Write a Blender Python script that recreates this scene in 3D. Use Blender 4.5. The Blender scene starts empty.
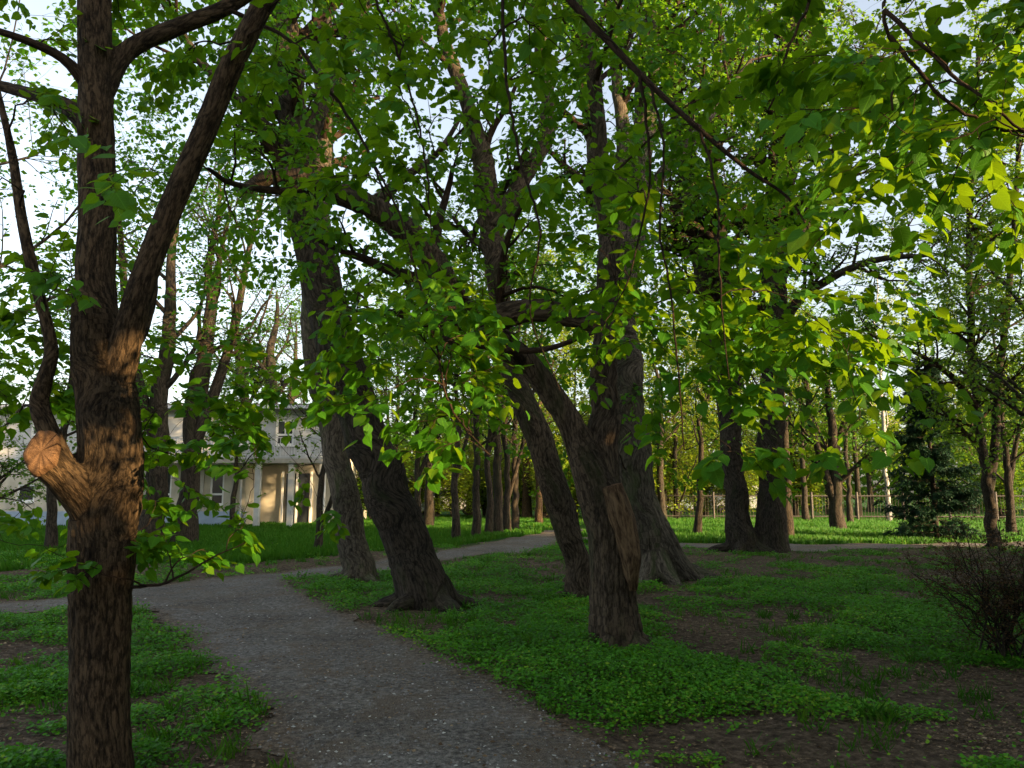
import bpy, math, random
import numpy as np
from mathutils import Vector

# ------------------------------------------------------------------ camera, sky, sun, exposure
C = bpy.context.scene
COL = C.collection
F = 773.0; HC = 1.6; TH = math.radians(7.95)
cam_d = bpy.data.cameras.new('camera'); cam = bpy.data.objects.new('camera', cam_d); COL.objects.link(cam)
cam.location = (0, 0, HC); cam.rotation_euler = (math.pi / 2 + TH, 0, 0)
cam_d.sensor_width = 36.0; cam_d.lens = F / 1024 * 36.0
cam_d.clip_start = 0.05; cam_d.clip_end = 2000
C.camera = cam
SUN_EL = math.radians(12.0); SUN_AZ = math.radians(118.0)          # azimuth clockwise from +Y
SUN = np.array([math.sin(SUN_AZ) * math.cos(SUN_EL), math.cos(SUN_AZ) * math.cos(SUN_EL), math.sin(SUN_EL)])
w = bpy.data.worlds.new('World'); C.world = w; w.use_nodes = True
nt = w.node_tree
sky = nt.nodes.new('ShaderNodeTexSky'); sky.sky_type = 'NISHITA'; sky.sun_disc = False
sky.sun_elevation = SUN_EL; sky.sun_rotation = SUN_AZ; sky.air_density = 1.0; sky.dust_density = 3.0; sky.ozone_density = 1.0
hs = nt.nodes.new('ShaderNodeHueSaturation'); hs.inputs['Saturation'].default_value = .55
nt.links.new(sky.outputs['Color'], hs.inputs['Color']); nt.links.new(hs.outputs['Color'], nt.nodes['Background'].inputs['Color'])
nt.nodes['Background'].inputs['Strength'].default_value = 0.15
sl = bpy.data.lights.new('sun', 'SUN'); sl.energy = 5.0; sl.angle = math.radians(0.5); sl.color = (1.0, 0.68, 0.33)
so = bpy.data.objects.new('sun', sl); COL.objects.link(so)
so.rotation_euler = Vector(-SUN).to_track_quat('-Z', 'Y').to_euler(); so.location = (30, -15, 20)
C.view_settings.view_transform = 'Standard'; C.view_settings.look = 'None'
C.view_settings.gamma = 1.0; C.view_settings.use_curve_mapping = False
C.view_settings.exposure = 1.7
C.render.engine = 'CYCLES'
C.cycles.max_bounces = 7; C.cycles.diffuse_bounces = 4; C.cycles.glossy_bounces = 2
C.cycles.transmission_bounces = 4; C.cycles.transparent_max_bounces = 4
C.cycles.use_denoising = True

# ------------------------------------------------------------------ helpers
RNG = np.random.default_rng(7)

def ray(px, py):
    dx = (px - 512) / F; dy = (384 - py) / F
    return np.array([dx, math.cos(TH) - dy * math.sin(TH), math.sin(TH) + dy * math.cos(TH)])

def P(px, py, Y):
    d = ray(px, py); return np.array([0, 0, HC]) + d * (Y / d[1])

def G(px, py):
    d = ray(px, py); return np.array([0, 0, HC]) + d * (-HC / d[2])

def hgt(x, y):
    return 0.035 * np.sin(x * 0.8 + 1.3) * np.cos(y * 0.7 + .4) + 0.02 * np.sin(x * 2.1 + y * 1.7)

def hash3(ix, iy, iz):
    n = (ix.astype(np.int64) * 73856093) ^ (iy.astype(np.int64) * 19349663) ^ (iz.astype(np.int64) * 83492791)
    n = (n ^ (n >> 13)) * 1274126177 & 0x7fffffff
    n = (n ^ (n >> 15)) & 0xffff
    return n / 65535.0

def vnoise(p):
    """value noise, p (n,3) -> 0..1"""
    i = np.floor(p).astype(np.int64); f = p - i; u = f * f * (3 - 2 * f)
    r = 0
    for a in (0, 1):
        wx = u[:, 0] if a else 1 - u[:, 0]
        for b in (0, 1):
            wy = u[:, 1] if b else 1 - u[:, 1]
            for c in (0, 1):
                wz = u[:, 2] if c else 1 - u[:, 2]
                r = r + wx * wy * wz * hash3(i[:, 0] + a, i[:, 1] + b, i[:, 2] + c)
    return r

def fbm(p, o=3):
    s = 0; a = 0.5; t = 0
    for _ in range(o):
        s = s + a * vnoise(p); t += a; a *= 0.5; p = p * 2.03 + 11.7
    return s / t

def norm(v):
    return v / np.maximum(np.linalg.norm(v, axis=-1, keepdims=True), 1e-9)

def mesh_obj(name, V, quads=None, tris=None, mat=None, parent=None, attrs=None, smooth=True, mats=None, midx=None):
    me = bpy.data.meshes.new(name)
    V = np.asarray(V, dtype=np.float32)
    q = np.zeros((0, 4), np.int32) if quads is None else np.asarray(quads, np.int32).reshape(-1, 4)
    t = np.zeros((0, 3), np.int32) if tris is None else np.asarray(tris, np.int32).reshape(-1, 3)
    loops = np.concatenate([q.ravel(), t.ravel()])
    starts = np.concatenate([np.arange(len(q)) * 4, len(q) * 4 + np.arange(len(t)) * 3]).astype(np.int32)
    me.vertices.add(len(V)); me.vertices.foreach_set('co', V.ravel())
    me.loops.add(len(loops)); me.loops.foreach_set('vertex_index', loops.astype(np.int32))
    me.polygons.add(len(starts)); me.polygons.foreach_set('loop_start', starts)
    if midx is not None: me.polygons.foreach_set('material_index', np.asarray(midx, np.int32))
    me.update(calc_edges=True)
    me.polygons.foreach_set('use_smooth', np.full(len(starts), smooth, dtype=bool))
    for k, a in (attrs or {}).items():
        a = np.asarray(a, np.float32)
        if a.ndim == 1:
            at = me.attributes.new(k, 'FLOAT', 'POINT'); at.data.foreach_set('value', a)
        else:
            at = me.attributes.new(k, 'FLOAT_VECTOR', 'POINT'); at.data.foreach_set('vector', a.ravel())
    for m in (mats or ([mat] if mat else [])): me.materials.append(m)
    o = bpy.data.objects.new(name, me); COL.objects.link(o)
    if parent is not None: o.parent = parent
    return o

def thing(name, label, cat, loc=(0, 0, 0), group=None):
    o = bpy.data.objects.new(name, None); COL.objects.link(o); o.location = loc
    o.empty_display_size = 0.2
    o['label'] = label; o['category'] = cat
    if group: o['group'] = group
    return o

def reloc(o, root):
    """child meshes are built in world space; make them local to the root"""
    o.parent = root
    off = np.array(root.location, dtype=np.float32)
    n = len(o.data.vertices); co = np.empty(n * 3, np.float32); o.data.vertices.foreach_get('co', co)
    o.data.vertices.foreach_set('co', (co.reshape(-1, 3) - off).ravel()); o.data.update()
    return o

# ------------------------------------------------------------------ materials
def new_mat(name):
    m = bpy.data.materials.new(name); m.use_nodes = True
    t = m.node_tree; b = t.nodes['Principled BSDF']
    return m, t, b

def N(t, kind, **kw):
    n = t.nodes.new(kind)
    for k, v in kw.items():
        if hasattr(n, k) and not k.startswith('i_'): setattr(n, k, v)
    return n

def ramp(t, fac, stops):
    r = t.nodes.new('ShaderNodeValToRGB'); e = r.color_ramp.elements
    while len(e) < len(stops): e.new(0.5)
    for s, (p, c) in zip(e, stops): s.position = p; s.color = (*c, 1)
    t.links.new(fac, r.inputs[0]); return r.outputs[0]

def noise(t, scale, vec=None, detail=4, rough=.55, dist=0):
    n = t.nodes.new('ShaderNodeTexNoise'); n.inputs['Scale'].default_value = scale
    n.inputs['Detail'].default_value = detail; n.inputs['Roughness'].default_value = rough
    n.inputs['Distortion'].default_value = dist
    if vec is not None: t.links.new(vec, n.inputs['Vector'])
    return n.outputs['Fac']

def bump(t, b, h, strength, dist):
    n = t.nodes.new('ShaderNodeBump'); n.inputs['Strength'].default_value = strength; n.inputs['Distance'].default_value = dist
    t.links.new(h, n.inputs['Height']); t.links.new(n.outputs[0], b.inputs['Normal'])

def bark_mat(name, dark, mid, light, furrow=26.0, moss=None):
    m, t, b = new_mat(name)
    a = t.nodes.new('ShaderNodeAttribute'); a.attribute_name = 'bark'; v = a.outputs['Vector']
    n1 = noise(t, furrow, v, 5, .6, .4); n2 = noise(t, furrow * 3.3, v, 4, .6)
    vo = t.nodes.new('ShaderNodeTexVoronoi'); vo.feature = 'DISTANCE_TO_EDGE'; vo.inputs['Scale'].default_value = furrow * .8
    nd = t.nodes.new('ShaderNodeTexNoise'); nd.inputs['Scale'].default_value = furrow * .7; nd.inputs['Detail'].default_value = 4; t.links.new(v, nd.inputs['Vector'])
    dv = t.nodes.new('ShaderNodeVectorMath'); dv.operation = 'MULTIPLY_ADD'; t.links.new(nd.outputs['Color'], dv.inputs[0]); dv.inputs[1].default_value = (.05, .05, .05); t.links.new(v, dv.inputs[2])
    t.links.new(dv.outputs[0], vo.inputs['Vector'])
    mul = t.nodes.new('ShaderNodeMath'); mul.operation = 'MULTIPLY_ADD'
    vr = t.nodes.new('ShaderNodeMapRange'); t.links.new(vo.outputs['Distance'], vr.inputs[0]); vr.inputs[1].default_value = 0.0; vr.inputs[2].default_value = .22
    t.links.new(vr.outputs[0], mul.inputs[0]); mul.inputs[1].default_value = .17; t.links.new(n1, mul.inputs[2])
    ad = t.nodes.new('ShaderNodeMath'); ad.operation = 'MULTIPLY_ADD'
    t.links.new(n2, ad.inputs[0]); ad.inputs[1].default_value = .55; t.links.new(mul.outputs[0], ad.inputs[2])
    n4 = noise(t, furrow * 9, v, 4, .7)
    ae = t.nodes.new('ShaderNodeMath'); ae.operation = 'MULTIPLY_ADD'
    t.links.new(n4, ae.inputs[0]); ae.inputs[1].default_value = .34; ae.inputs[2].default_value = -.17
    af = t.nodes.new('ShaderNodeMath'); af.operation = 'ADD'; t.links.new(ae.outputs[0], af.inputs[0]); t.links.new(ad.outputs[0], af.inputs[1]); ad = af
    col = ramp(t, ad.outputs[0], [(.58, dark), (.80, mid), (1.05, light)])
    big = noise(t, 2.2, v, 3)
    mx = t.nodes.new('ShaderNodeMix'); mx.data_type = 'RGBA'; mx.blend_type = 'MULTIPLY'
    t.links.new(col, mx.inputs[6]); t.links.new(ramp(t, big, [(.3, (.55, .55, .52)), (.7, (1.2, 1.12, 1.02))]), mx.inputs[7]); mx.inputs[0].default_value = 1
    out = mx.outputs[2]
    if moss:
        g = t.nodes.new('ShaderNodeNewGeometry')
        mm = t.nodes.new('ShaderNodeMix'); mm.data_type = 'RGBA'
        t.links.new(ramp(t, noise(t, 3.1, v, 5, .65), [(.52, (0, 0, 0)), (.68, (.7, .7, .7))]), mm.inputs[0])
        t.links.new(out, mm.inputs[6]); mm.inputs[7].default_value = (*moss, 1); out = mm.outputs[2]
    t.links.new(out, b.inputs['Base Color']); b.inputs['Roughness'].default_value = .9
    b.inputs['Specular IOR Level'].default_value = .15
    bump(t, b, ad.outputs[0], 1.0, .022)
    return m

def leaf_mat(name, lo, hi, trans, yellow=None, veins=False, tmix=.42):
    m = bpy.data.materials.new(name); m.use_nodes = True; t = m.node_tree
    b = t.nodes['Principled BSDF']; out = t.nodes['Material Output']
    a = t.nodes.new('ShaderNodeAttribute'); a.attribute_name = 'rnd'
    stops = [(0.0, lo), (.8, hi)] + ([(1.0, yellow)] if yellow else [])
    col = ramp(t, a.outputs['Fac'], stops)
    tr = t.nodes.new('ShaderNodeBsdfTranslucent')
    mt = t.nodes.new('ShaderNodeMix'); mt.data_type = 'RGBA'; mt.blend_type = 'MIX'
    mt.inputs[0].default_value = .75; t.links.new(col, mt.inputs[6]); mt.inputs[7].default_value = (*trans, 1)
    if veins:
        l = t.nodes.new('ShaderNodeAttribute'); l.attribute_name = 'lf'
        sx = t.nodes.new('ShaderNodeSeparateXYZ'); t.links.new(l.outputs['Vector'], sx.inputs[0])
        ab = t.nodes.new('ShaderNodeMath'); ab.operation = 'ABSOLUTE'; t.links.new(sx.outputs[0], ab.inputs[0])
        # side veins: sin of (y - .7|x|), midrib: |x| small
        ma = t.nodes.new('ShaderNodeMath'); ma.operation = 'MULTIPLY_ADD'; t.links.new(ab.outputs[0], ma.inputs[0]); ma.inputs[1].default_value = -.75; t.links.new(sx.outputs[1], ma.inputs[2])
        mb = t.nodes.new('ShaderNodeMath'); mb.operation = 'MULTIPLY'; t.links.new(ma.outputs[0], mb.inputs[0]); mb.inputs[1].default_value = 40
        sn = t.nodes.new('ShaderNodeMath'); sn.operation = 'SINE'; t.links.new(mb.outputs[0], sn.inputs[0])
        rv = ramp(t, sn.outputs[0], [(.86, (0, 0, 0)), (1, (.55, .55, .55))])
        rm = ramp(t, ab.outputs[0], [(.012, (.8, .8, .8)), (.035, (0, 0, 0))])
        mxv = t.nodes.new('ShaderNodeMix'); mxv.data_type = 'RGBA'; mxv.blend_type = 'LIGHTEN'; mxv.inputs[0].default_value = 1
        t.links.new(rv, mxv.inputs[6]); t.links.new(rm, mxv.inputs[7])
        mc = t.nodes.new('ShaderNodeMix'); mc.data_type = 'RGBA'
        t.links.new(mxv.outputs[2], mc.inputs[0]); t.links.new(col, mc.inputs[6]); mc.inputs[7].default_value = (hi[0] * 2.0, hi[1] * 1.55, hi[2] * 2, 1)
        col = mc.outputs[2]
        bump(t, b, mxv.outputs[2], .5, .004)
    t.links.new(col, b.inputs['Base Color']); b.inputs['Roughness'].default_value = .55
    b.inputs['Specular IOR Level'].default_value = .18
    t.links.new(mt.outputs[2], tr.inputs['Color'])
    ms = t.nodes.new('ShaderNodeMixShader'); ms.inputs[0].default_value = tmix
    t.links.new(b.outputs[0], ms.inputs[1]); t.links.new(tr.outputs[0], ms.inputs[2]); t.links.new(ms.outputs[0], out.inputs['Surface'])
    return m

def plain(name, col, rough=.7, nscale=8, var=.25, metal=0, spec=.3):
    m, t, b = new_mat(name)
    tc = t.nodes.new('ShaderNodeTexCoord')
    f = noise(t, nscale, tc.outputs['Object'], 5, .6)
    lo = tuple(c * (1 - var) for c in col); hi = tuple(min(1, c * (1 + var)) for c in col)
    t.links.new(ramp(t, f, [(.3, lo), (.7, hi)]), b.inputs['Base Color'])
    b.inputs['Roughness'].default_value = rough; b.inputs['Metallic'].default_value = metal
    b.inputs['Specular IOR Level'].default_value = spec
    return m

BARK = bark_mat('bark_brown', (.012, .009, .007), (.050, .038, .028), (.13, .10, .072), 26, moss=(.035, .042, .016))
BARK_L = bark_mat('bark_warm', (.008, .006, .004), (.040, .028, .017), (.125, .088, .054), 40)
BARK_G = bark_mat('bark_grey', (.020, .017, .014), (.070, .060, .048), (.15, .13, .105), 22, moss=(.055, .075, .025))
BARK_D = bark_mat('bark_dark', (.008, .007, .0055), (.030, .025, .020), (.075, .062, .048), 24, moss=(.028, .034, .014))
BARK_S = bark_mat('bark_twig', (.016, .011, .008), (.040, .027, .018), (.075, .05, .034), 60)
BIRCH = bark_mat('bark_birch', (.06, .055, .05), (.36, .35, .33), (.52, .51, .49), 14)
LEAF_N = leaf_mat('leaf_linden', (.018, .092, .004), (.050, .195, .007), (.31, .51, .008), (.17, .28, .010), veins=True)
LEAF_M = leaf_mat('leaf_mid', (.018, .090, .004), (.050, .185, .008), (.24, .46, .010), (.14, .25, .012))
LEAF_F = leaf_mat('leaf_far', (.028, .095, .009), (.080, .195, .015), (.28, .44, .02), (.16, .24, .02))
LEAF_Y = leaf_mat('leaf_spring', (.09, .18, .012), (.19, .28, .018), (.46, .55, .03), (.28, .30, .02))
LEAF_R = leaf_mat('leaf_russet', (.05, .028, .014), (.11, .055, .024), (.14, .07, .02), (.05, .07, .015))
LEAF_C = leaf_mat('leaf_groundcover', (.028, .125, .006), (.088, .300, .013), (.20, .44, .012), (.21, .34, .018), tmix=.28)
GRASS = leaf_mat('grass_blade', (.020, .090, .005), (.045, .150, .010), (.11, .28, .012), (.09, .16, .015), tmix=.3)
NEEDLE = leaf_mat('spruce_needle', (.008, .030, .014), (.018, .055, .022), (.02, .06, .02), tmix=.12)
LITTER = leaf_mat('dry_leaf', (.07, .042, .022), (.24, .155, .085), (.16, .10, .04), (.42, .31, .18), tmix=.12)
PETAL = leaf_mat('pale_petal', (.42, .41, .36), (.62, .60, .55), (.5, .5, .45), tmix=.15)

def wood_mat():
    m, t, b = new_mat('cut_wood')
    a = t.nodes.new('ShaderNodeAttribute'); a.attribute_name = 'lf'; v = a.outputs['Vector']
    ln = t.nodes.new('ShaderNodeVectorMath'); ln.operation = 'LENGTH'; t.links.new(v, ln.inputs[0])
    nz = noise(t, 2.5, v, 5, .6)
    k = t.nodes.new('ShaderNodeMath'); k.operation = 'MULTIPLY_ADD'; t.links.new(nz, k.inputs[0]); k.inputs[1].default_value = .55; t.links.new(ln.outputs['Value'], k.inputs[2])
    k2 = t.nodes.new('ShaderNodeMath'); k2.operation = 'MULTIPLY'; t.links.new(k.outputs[0], k2.inputs[0]); k2.inputs[1].default_value = 62
    sn = t.nodes.new('ShaderNodeMath'); sn.operation = 'SINE'; t.links.new(k2.outputs[0], sn.inputs[0])
    nm = t.nodes.new('ShaderNodeVectorMath'); nm.operation = 'NORMALIZE'; t.links.new(v, nm.inputs[0])
    cr = noise(t, 5.5, nm.outputs[0], 3, .7)
    crk = ramp(t, cr, [(.33, (.30, .26, .24)), (.40, (1, 1, 1))])
    col = ramp(t, sn.outputs[0], [(0, (.13, .072, .038)), (1, (.20, .118, .064))])
    m1 = t.nodes.new('ShaderNodeMix'); m1.data_type = 'RGBA'; m1.blend_type = 'MULTIPLY'; m1.inputs[0].default_value = 1
    t.links.new(col, m1.inputs[6]); t.links.new(crk, m1.inputs[7])
    m2 = t.nodes.new('ShaderNodeMix'); m2.data_type = 'RGBA'; m2.blend_type = 'MULTIPLY'; m2.inputs[0].default_value = 1
    t.links.new(m1.outputs[2], m2.inputs[6]); t.links.new(ramp(t, noise(t, 1.8, v, 6, .7), [(.35, (.35, .33, .32)), (.6, (1, 1, 1))]), m2.inputs[7])
    t.links.new(m2.outputs[2], b.inputs['Base Color']); b.inputs['Roughness'].default_value = .85; b.inputs['Specular IOR Level'].default_value = .15
    bump(t, b, crk, .9, .02)
    return m
CUT = wood_mat()
DEAD = bark_mat('dead_wood', (.022, .014, .009), (.12, .076, .045), (.24, .165, .10), 20)

# ------------------------------------------------------------------ leaves
def leaf_template(kind):
    if kind == 'near':
        mid = [(0, 0, 0), (0, .34, .0), (0, .70, -.015), (0, 1.08, -.10)]
        r = [(.20, -.10, .03), (.43, .14, .05), (.42, .50, .045), (.19, .84, -.01)]
        V = mid + r + [(-x, y, z) for x, y, z in r]
        Q = [(0, 4, 5, 1), (1, 5, 6, 2), (2, 6, 7, 3), (0, 1, 9, 8), (1, 2, 10, 9), (2, 3, 11, 10)]
    elif kind == 'mid':
        V = [(0, 0, 0), (0, 1.05, -.06), (.40, .18, .05), (.30, .66, .03), (-.40, .18, .05), (-.30, .66, .03)]
        Q = [(0, 2, 3, 1), (0, 1, 5, 4)]
    elif kind == 'far':
        V = [(0, 0, 0), (.42, .42, .05), (0, 1.0, 0), (-.42, .42, .05)]
        Q = [(0, 1, 2, 3)]
    elif kind == 'needle':
        V = [(0, 0, 0), (.16, .35, .03), (0, 1.0, 0), (-.16, .35, .03)]
        Q = [(0, 1, 2, 3)]
    elif kind == 'blade':
        V = [(-.06, 0, 0), (.06, 0, 0), (.035, .6, .06), (0, 1.0, .22)]
        Q = [(0, 1, 2, 3)]
    return np.array(V, float), np.array(Q, int)

def leaves(name, pos, axis, nrm, size, kind, mat, root=None, rng=RNG, rnd=None, wid=None):
    V, Q = leaf_template(kind); n = len(pos); k = len(V)
    a = norm(axis); x = norm(np.cross(a, nrm)); z = np.cross(x, a)
    wd = np.ones(n) if wid is None else wid
    curl = rng.normal(1.0, .9, n) if kind in ('near', 'mid') else np.ones(n)
    W = (pos[:, None, :] + size[:, None, None] * (wd[:, None, None] * V[None, :, 0:1] * x[:, None, :] + V[None, :, 1:2] * a[:, None, :]
         + (V[None, :, 2] * curl[:, None])[:, :, None] * z[:, None, :]))
    q = (Q[None] + (np.arange(n) * k)[:, None, None]).reshape(-1, 4)
    if rnd is None: rnd = rng.random(n)
    at = {'rnd': np.repeat(rnd, k)}
    if kind == 'near': at['lf'] = np.tile(V, (n, 1))
    o = mesh_obj(name, W.reshape(-1, 3), q, mat=mat, attrs=at, smooth=(kind == 'near'))
    if root is not None: reloc(o, root)
    return o

# ------------------------------------------------------------------ wood
def catmull(pts, n):
    pts = np.asarray(pts, float)
    p = np.vstack([2 * pts[0] - pts[1], pts, 2 * pts[-1] - pts[-2]])
    m = len(pts) - 1
    out = []
    for s in np.linspace(0, m - 1e-6, n):
        i = int(s); t = s - i
        a, b, c, d = p[i], p[i + 1], p[i + 2], p[i + 3]
        out.append(.5 * ((2 * b) + (-a + c) * t + (2 * a - 5 * b + 4 * c - d) * t * t + (-a + 3 * b - 3 * c + d) * t ** 3))
    return np.array(out)

def tangents(p):
    t = np.empty_like(p); t[..., 1:-1, :] = p[..., 2:, :] - p[..., :-2, :]
    t[..., 0, :] = p[..., 1, :] - p[..., 0, :]; t[..., -1, :] = p[..., -1, :] - p[..., -2, :]
    return norm(t)

def tube_batch(Pl, R, sides):
    """Pl (M,K,3) R (M,K) -> V, quads, bark"""
    M, K, _ = Pl.shape
    T = tangents(Pl)
    main = norm(Pl[:, -1] - Pl[:, 0])
    ref = np.where(np.abs(main[:, 2:3]) > .8, np.array([[1., 0, 0]]), np.array([[0., 0, 1.]]))
    n1 = norm(np.cross(T, ref[:, None, :])); n2 = np.cross(T, n1)
    an = np.arange(sides) / sides * 2 * np.pi
    off = (np.cos(an)[None, None, :, None] * n1[:, :, None, :] + np.sin(an)[None, None, :, None] * n2[:, :, None, :]) * R[:, :, None, None]
    V = Pl[:, :, None, :] + off
    s = np.concatenate([np.zeros((M, 1)), np.cumsum(np.linalg.norm(np.diff(Pl, axis=1), axis=2), axis=1)], 1)
    bk = off + (.22 * s[:, :, None] * T)[:, :, None, :] + Pl[:, :1, None, :] * .37
    base = (np.arange(M) * K * sides)[:, None, None] + (np.arange(K - 1) * sides)[None, :, None]
    j = np.arange(sides)[None, None, :]; j2 = (j + 1) % sides
    q = np.stack([base + j, base + j2, base + sides + j2, base + sides + j], -1).reshape(-1, 4)
    return V.reshape(-1, 3), q, bk.reshape(-1, 3)

class Wood:
    def __init__(self): self.V = []; self.Q = []; self.B = []; self.n = 0
    def add(self, Pl, R, sides):
        if len(Pl) == 0: return
        V, q, b = tube_batch(Pl, R, sides)
        self.V.append(V); self.Q.append(q + self.n); self.B.append(b); self.n += len(V)
    def build(self, name, mat, root=None):
        if not self.V: return None
        o = mesh_obj(name, np.vstack(self.V), np.vstack(self.Q), mat=mat, attrs={'bark': np.vstack(self.B)})
        if root is not None: reloc(o, root)
        return o

def wpx(px_w, pt):
    d = pt - np.array([0, 0, HC]); return px_w / 2 / F * (d[1] * math.cos(TH) + d[2] * math.sin(TH))

def px_limb(rows, Yfix=None):
    """rows of (px, py, width_px, Y) -> world polyline and radii"""
    pts = np.array([P(r[0], r[1], r[3]) for r in rows]); rad = np.array([wpx(r[2], P(r[0], r[1], r[3])) for r in rows])
    return pts, rad

def smooth_limb(pts, rad, step):
    L = np.linalg.norm(np.diff(pts, axis=0), axis=1).sum(); n = max(4, int(L / step))
    p = catmull(pts, n)
    s0 = np.linspace(0, len(pts) - 1, n)
    r = np.interp(s0, np.arange(len(rad)), rad)
    return p, r

def remesh_wood(name, limbs, vox, mat, root, amp=.02, freq=22., smooth_it=3, seed=0, wob=.06):
    """limbs: list of (pts, radii) in world space, unioned into one continuous skin with furrowed bark"""
    Vs, Qs, Ts, n = [], [], [], 0
    segA, segB, tA, tB, sA, sB, rA, rB = [], [], [], [], [], [], [], []
    s_off = 0
    for pts, rad in limbs:
        p, r = smooth_limb(pts, rad, max(.05, vox * 4))
        wn = (np.stack([vnoise(np.stack([np.full(len(p), k * 7.7 + seed), np.arange(len(p)) * max(.05, vox * 4) * 1.6, np.full(len(p), s_off)], 1)) for k in range(3)], 1) - .5)
        env = np.minimum(1, np.arange(len(p)) / 4.)[:, None]
        p = p + wn * wob * 2 * env * np.minimum(1, (r / .1))[:, None]
        V, q, b = tube_batch(p[None], r[None], 20)
        a0 = len(V)
        V = np.vstack([V, p[0], p[-1]])
        tr = [(a0, (j + 1) % 20, j) for j in range(20)] + [(a0 + 1, a0 - 20 + j, a0 - 20 + (j + 1) % 20) for j in range(20)]
        Vs.append(V); Qs.append(q + n); Ts.append(np.array(tr) + n); n += len(V)
        T = tangents(p); s = np.concatenate([[0], np.cumsum(np.linalg.norm(np.diff(p, axis=0), axis=1))])
        segA.append(p[:-1]); segB.append(p[1:]); tA.append(T[:-1]); tB.append(T[1:]); sA.append(s[:-1]); sB.append(s[1:]); rA.append(r[:-1]); rB.append(r[1:])
        s_off += 13.7
    tmp = mesh_obj('tmp', np.vstack(Vs), np.vstack(Qs), np.vstack(Ts))
    md = tmp.modifiers.new('r', 'REMESH'); md.mode = 'VOXEL'; md.voxel_size = vox
    sm = tmp.modifiers.new('s', 'SMOOTH'); sm.factor = .5; sm.iterations = smooth_it
    dg = bpy.context.evaluated_depsgraph_get()
    me = bpy.data.meshes.new_from_object(tmp.evaluated_get(dg))
    old = tmp.data; bpy.data.objects.remove(tmp); bpy.data.meshes.remove(old)
    nv = len(me.vertices); co = np.empty(nv * 3, np.float32); me.vertices.foreach_get('co', co); co = co.reshape(-1, 3).astype(float)
    no = np.empty(nv * 3, np.float32); me.vertices.foreach_get('normal', no); no = no.reshape(-1, 3).astype(float)
    A = np.vstack(segA); B = np.vstack(segB); TA = np.vstack(tA); TB = np.vstack(tB); SA = np.concatenate(sA); SB = np.concatenate(sB); RA = np.concatenate(rA); RB = np.concatenate(rB)
    bark = np.empty_like(co); rad = np.empty(nv)
    D = B - A; DD = (D * D).sum(1)
    for i in range(0, nv, 20000):
        c = co[i:i + 20000]
        best = np.full(len(c), 1e9); bi = np.zeros(len(c), int); bt = np.zeros(len(c))
        for k in range(len(A)):
            t = np.clip(((c - A[k]) @ D[k]) / DD[k], 0, 1)
            d = np.linalg.norm(c - A[k] - t[:, None] * D[k], axis=1) / (RA[k] + t * (RB[k] - RA[k]))
            u = d < best; best[u] = d[u]; bi[u] = k; bt[u] = t[u]
        T = norm(TA[bi] * (1 - bt[:, None]) + TB[bi] * bt[:, None]); s = SA[bi] * (1 - bt) + SB[bi] * bt
        q = c - A[bi] - bt[:, None] * D[bi]
        q = q - (q * T).sum(1, keepdims=True) * T
        bark[i:i + 20000] = q + .27 * s[:, None] * T
        rad[i:i + 20000] = RA[bi] * (1 - bt) + RB[bi] * bt
    n1 = vnoise(bark * freq + 31 * seed + 5); n2 = vnoise(bark * freq * 2.1 + 9); n3 = fbm(bark * np.array([5, 5, 5.]) + seed, 2)
    h = (1 - np.abs(2 * n1 - 1)) * -.75 + .35 * (n2 - .5) + .3
    k = np.clip(rad / .18, .15, 1)
    co = co + no * ((h * amp + (n3 - .5) * amp * 2.6) * k)[:, None]
    me.vertices.foreach_set('co', co.astype(np.float32).ravel())
    at = me.attributes.new('bark', 'FLOAT_VECTOR', 'POINT'); at.data.foreach_set('vector', bark.astype(np.float32).ravel())
    me.materials.clear(); me.materials.append(mat)
    me.polygons.foreach_set('use_smooth', np.ones(len(me.polygons), dtype=bool))
    me.name = name; me.update()
    o = bpy.data.objects.new(name, me); COL.objects.link(o)
    reloc(o, root)
    return o

def children(Pl, R, nper, ratio, rng, K=5, tmin=.25, tmax=1., spread=1.0, up=.25, fwd=.6, rr=.5, jit=.12, lmin=.12, flat=0., rend=.35, droop=0.):
    """grow nper side shoots on each parent polyline"""
    M, Kp, _ = Pl.shape
    t = rng.uniform(tmin, tmax, (M, nper)) * (Kp - 1); t = np.minimum(t, Kp - 1.001)
    i = t.astype(int); f = (t - i)[..., None]
    m = np.arange(M)[:, None]
    st = Pl[m, i] * (1 - f) + Pl[m, i + 1] * f
    T = norm(Pl[m, i + 1] - Pl[m, i])
    pr = R[m, i] * (1 - f[..., 0]) + R[m, i + 1] * f[..., 0]
    L = np.linalg.norm(np.diff(Pl, axis=1), axis=2).sum(1)[:, None] * ratio * rng.uniform(.6, 1.25, (M, nper)) * (1.15 - .5 * t / (Kp - 1))
    L = np.maximum(L, lmin)
    rv = norm(rng.normal(size=(M, nper, 3)) * np.array([1, 1, 1 - flat]))
    side = norm(np.cross(T, rv)); side[..., 2] *= (1 - flat)
    d = norm(T * fwd + side * spread + np.array([0, 0, up]))
    st = st.reshape(-1, 3); d = d.reshape(-1, 3); L = L.reshape(-1); pr = pr.reshape(-1)
    out = np.empty((len(st), K, 3)); out[:, 0] = st
    cur = d
    for k in range(1, K):
        cur = norm(cur + rng.normal(size=cur.shape) * jit + np.array([0, 0, up * .25 - droop * k / K]))
        out[:, k] = out[:, k - 1] + cur * (L / (K - 1))[:, None]
    r0 = np.minimum(pr * .8, np.maximum(pr * rr, .0015))
    Rr = r0[:, None] * np.linspace(1, rend, K)[None]
    return out, Rr

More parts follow.
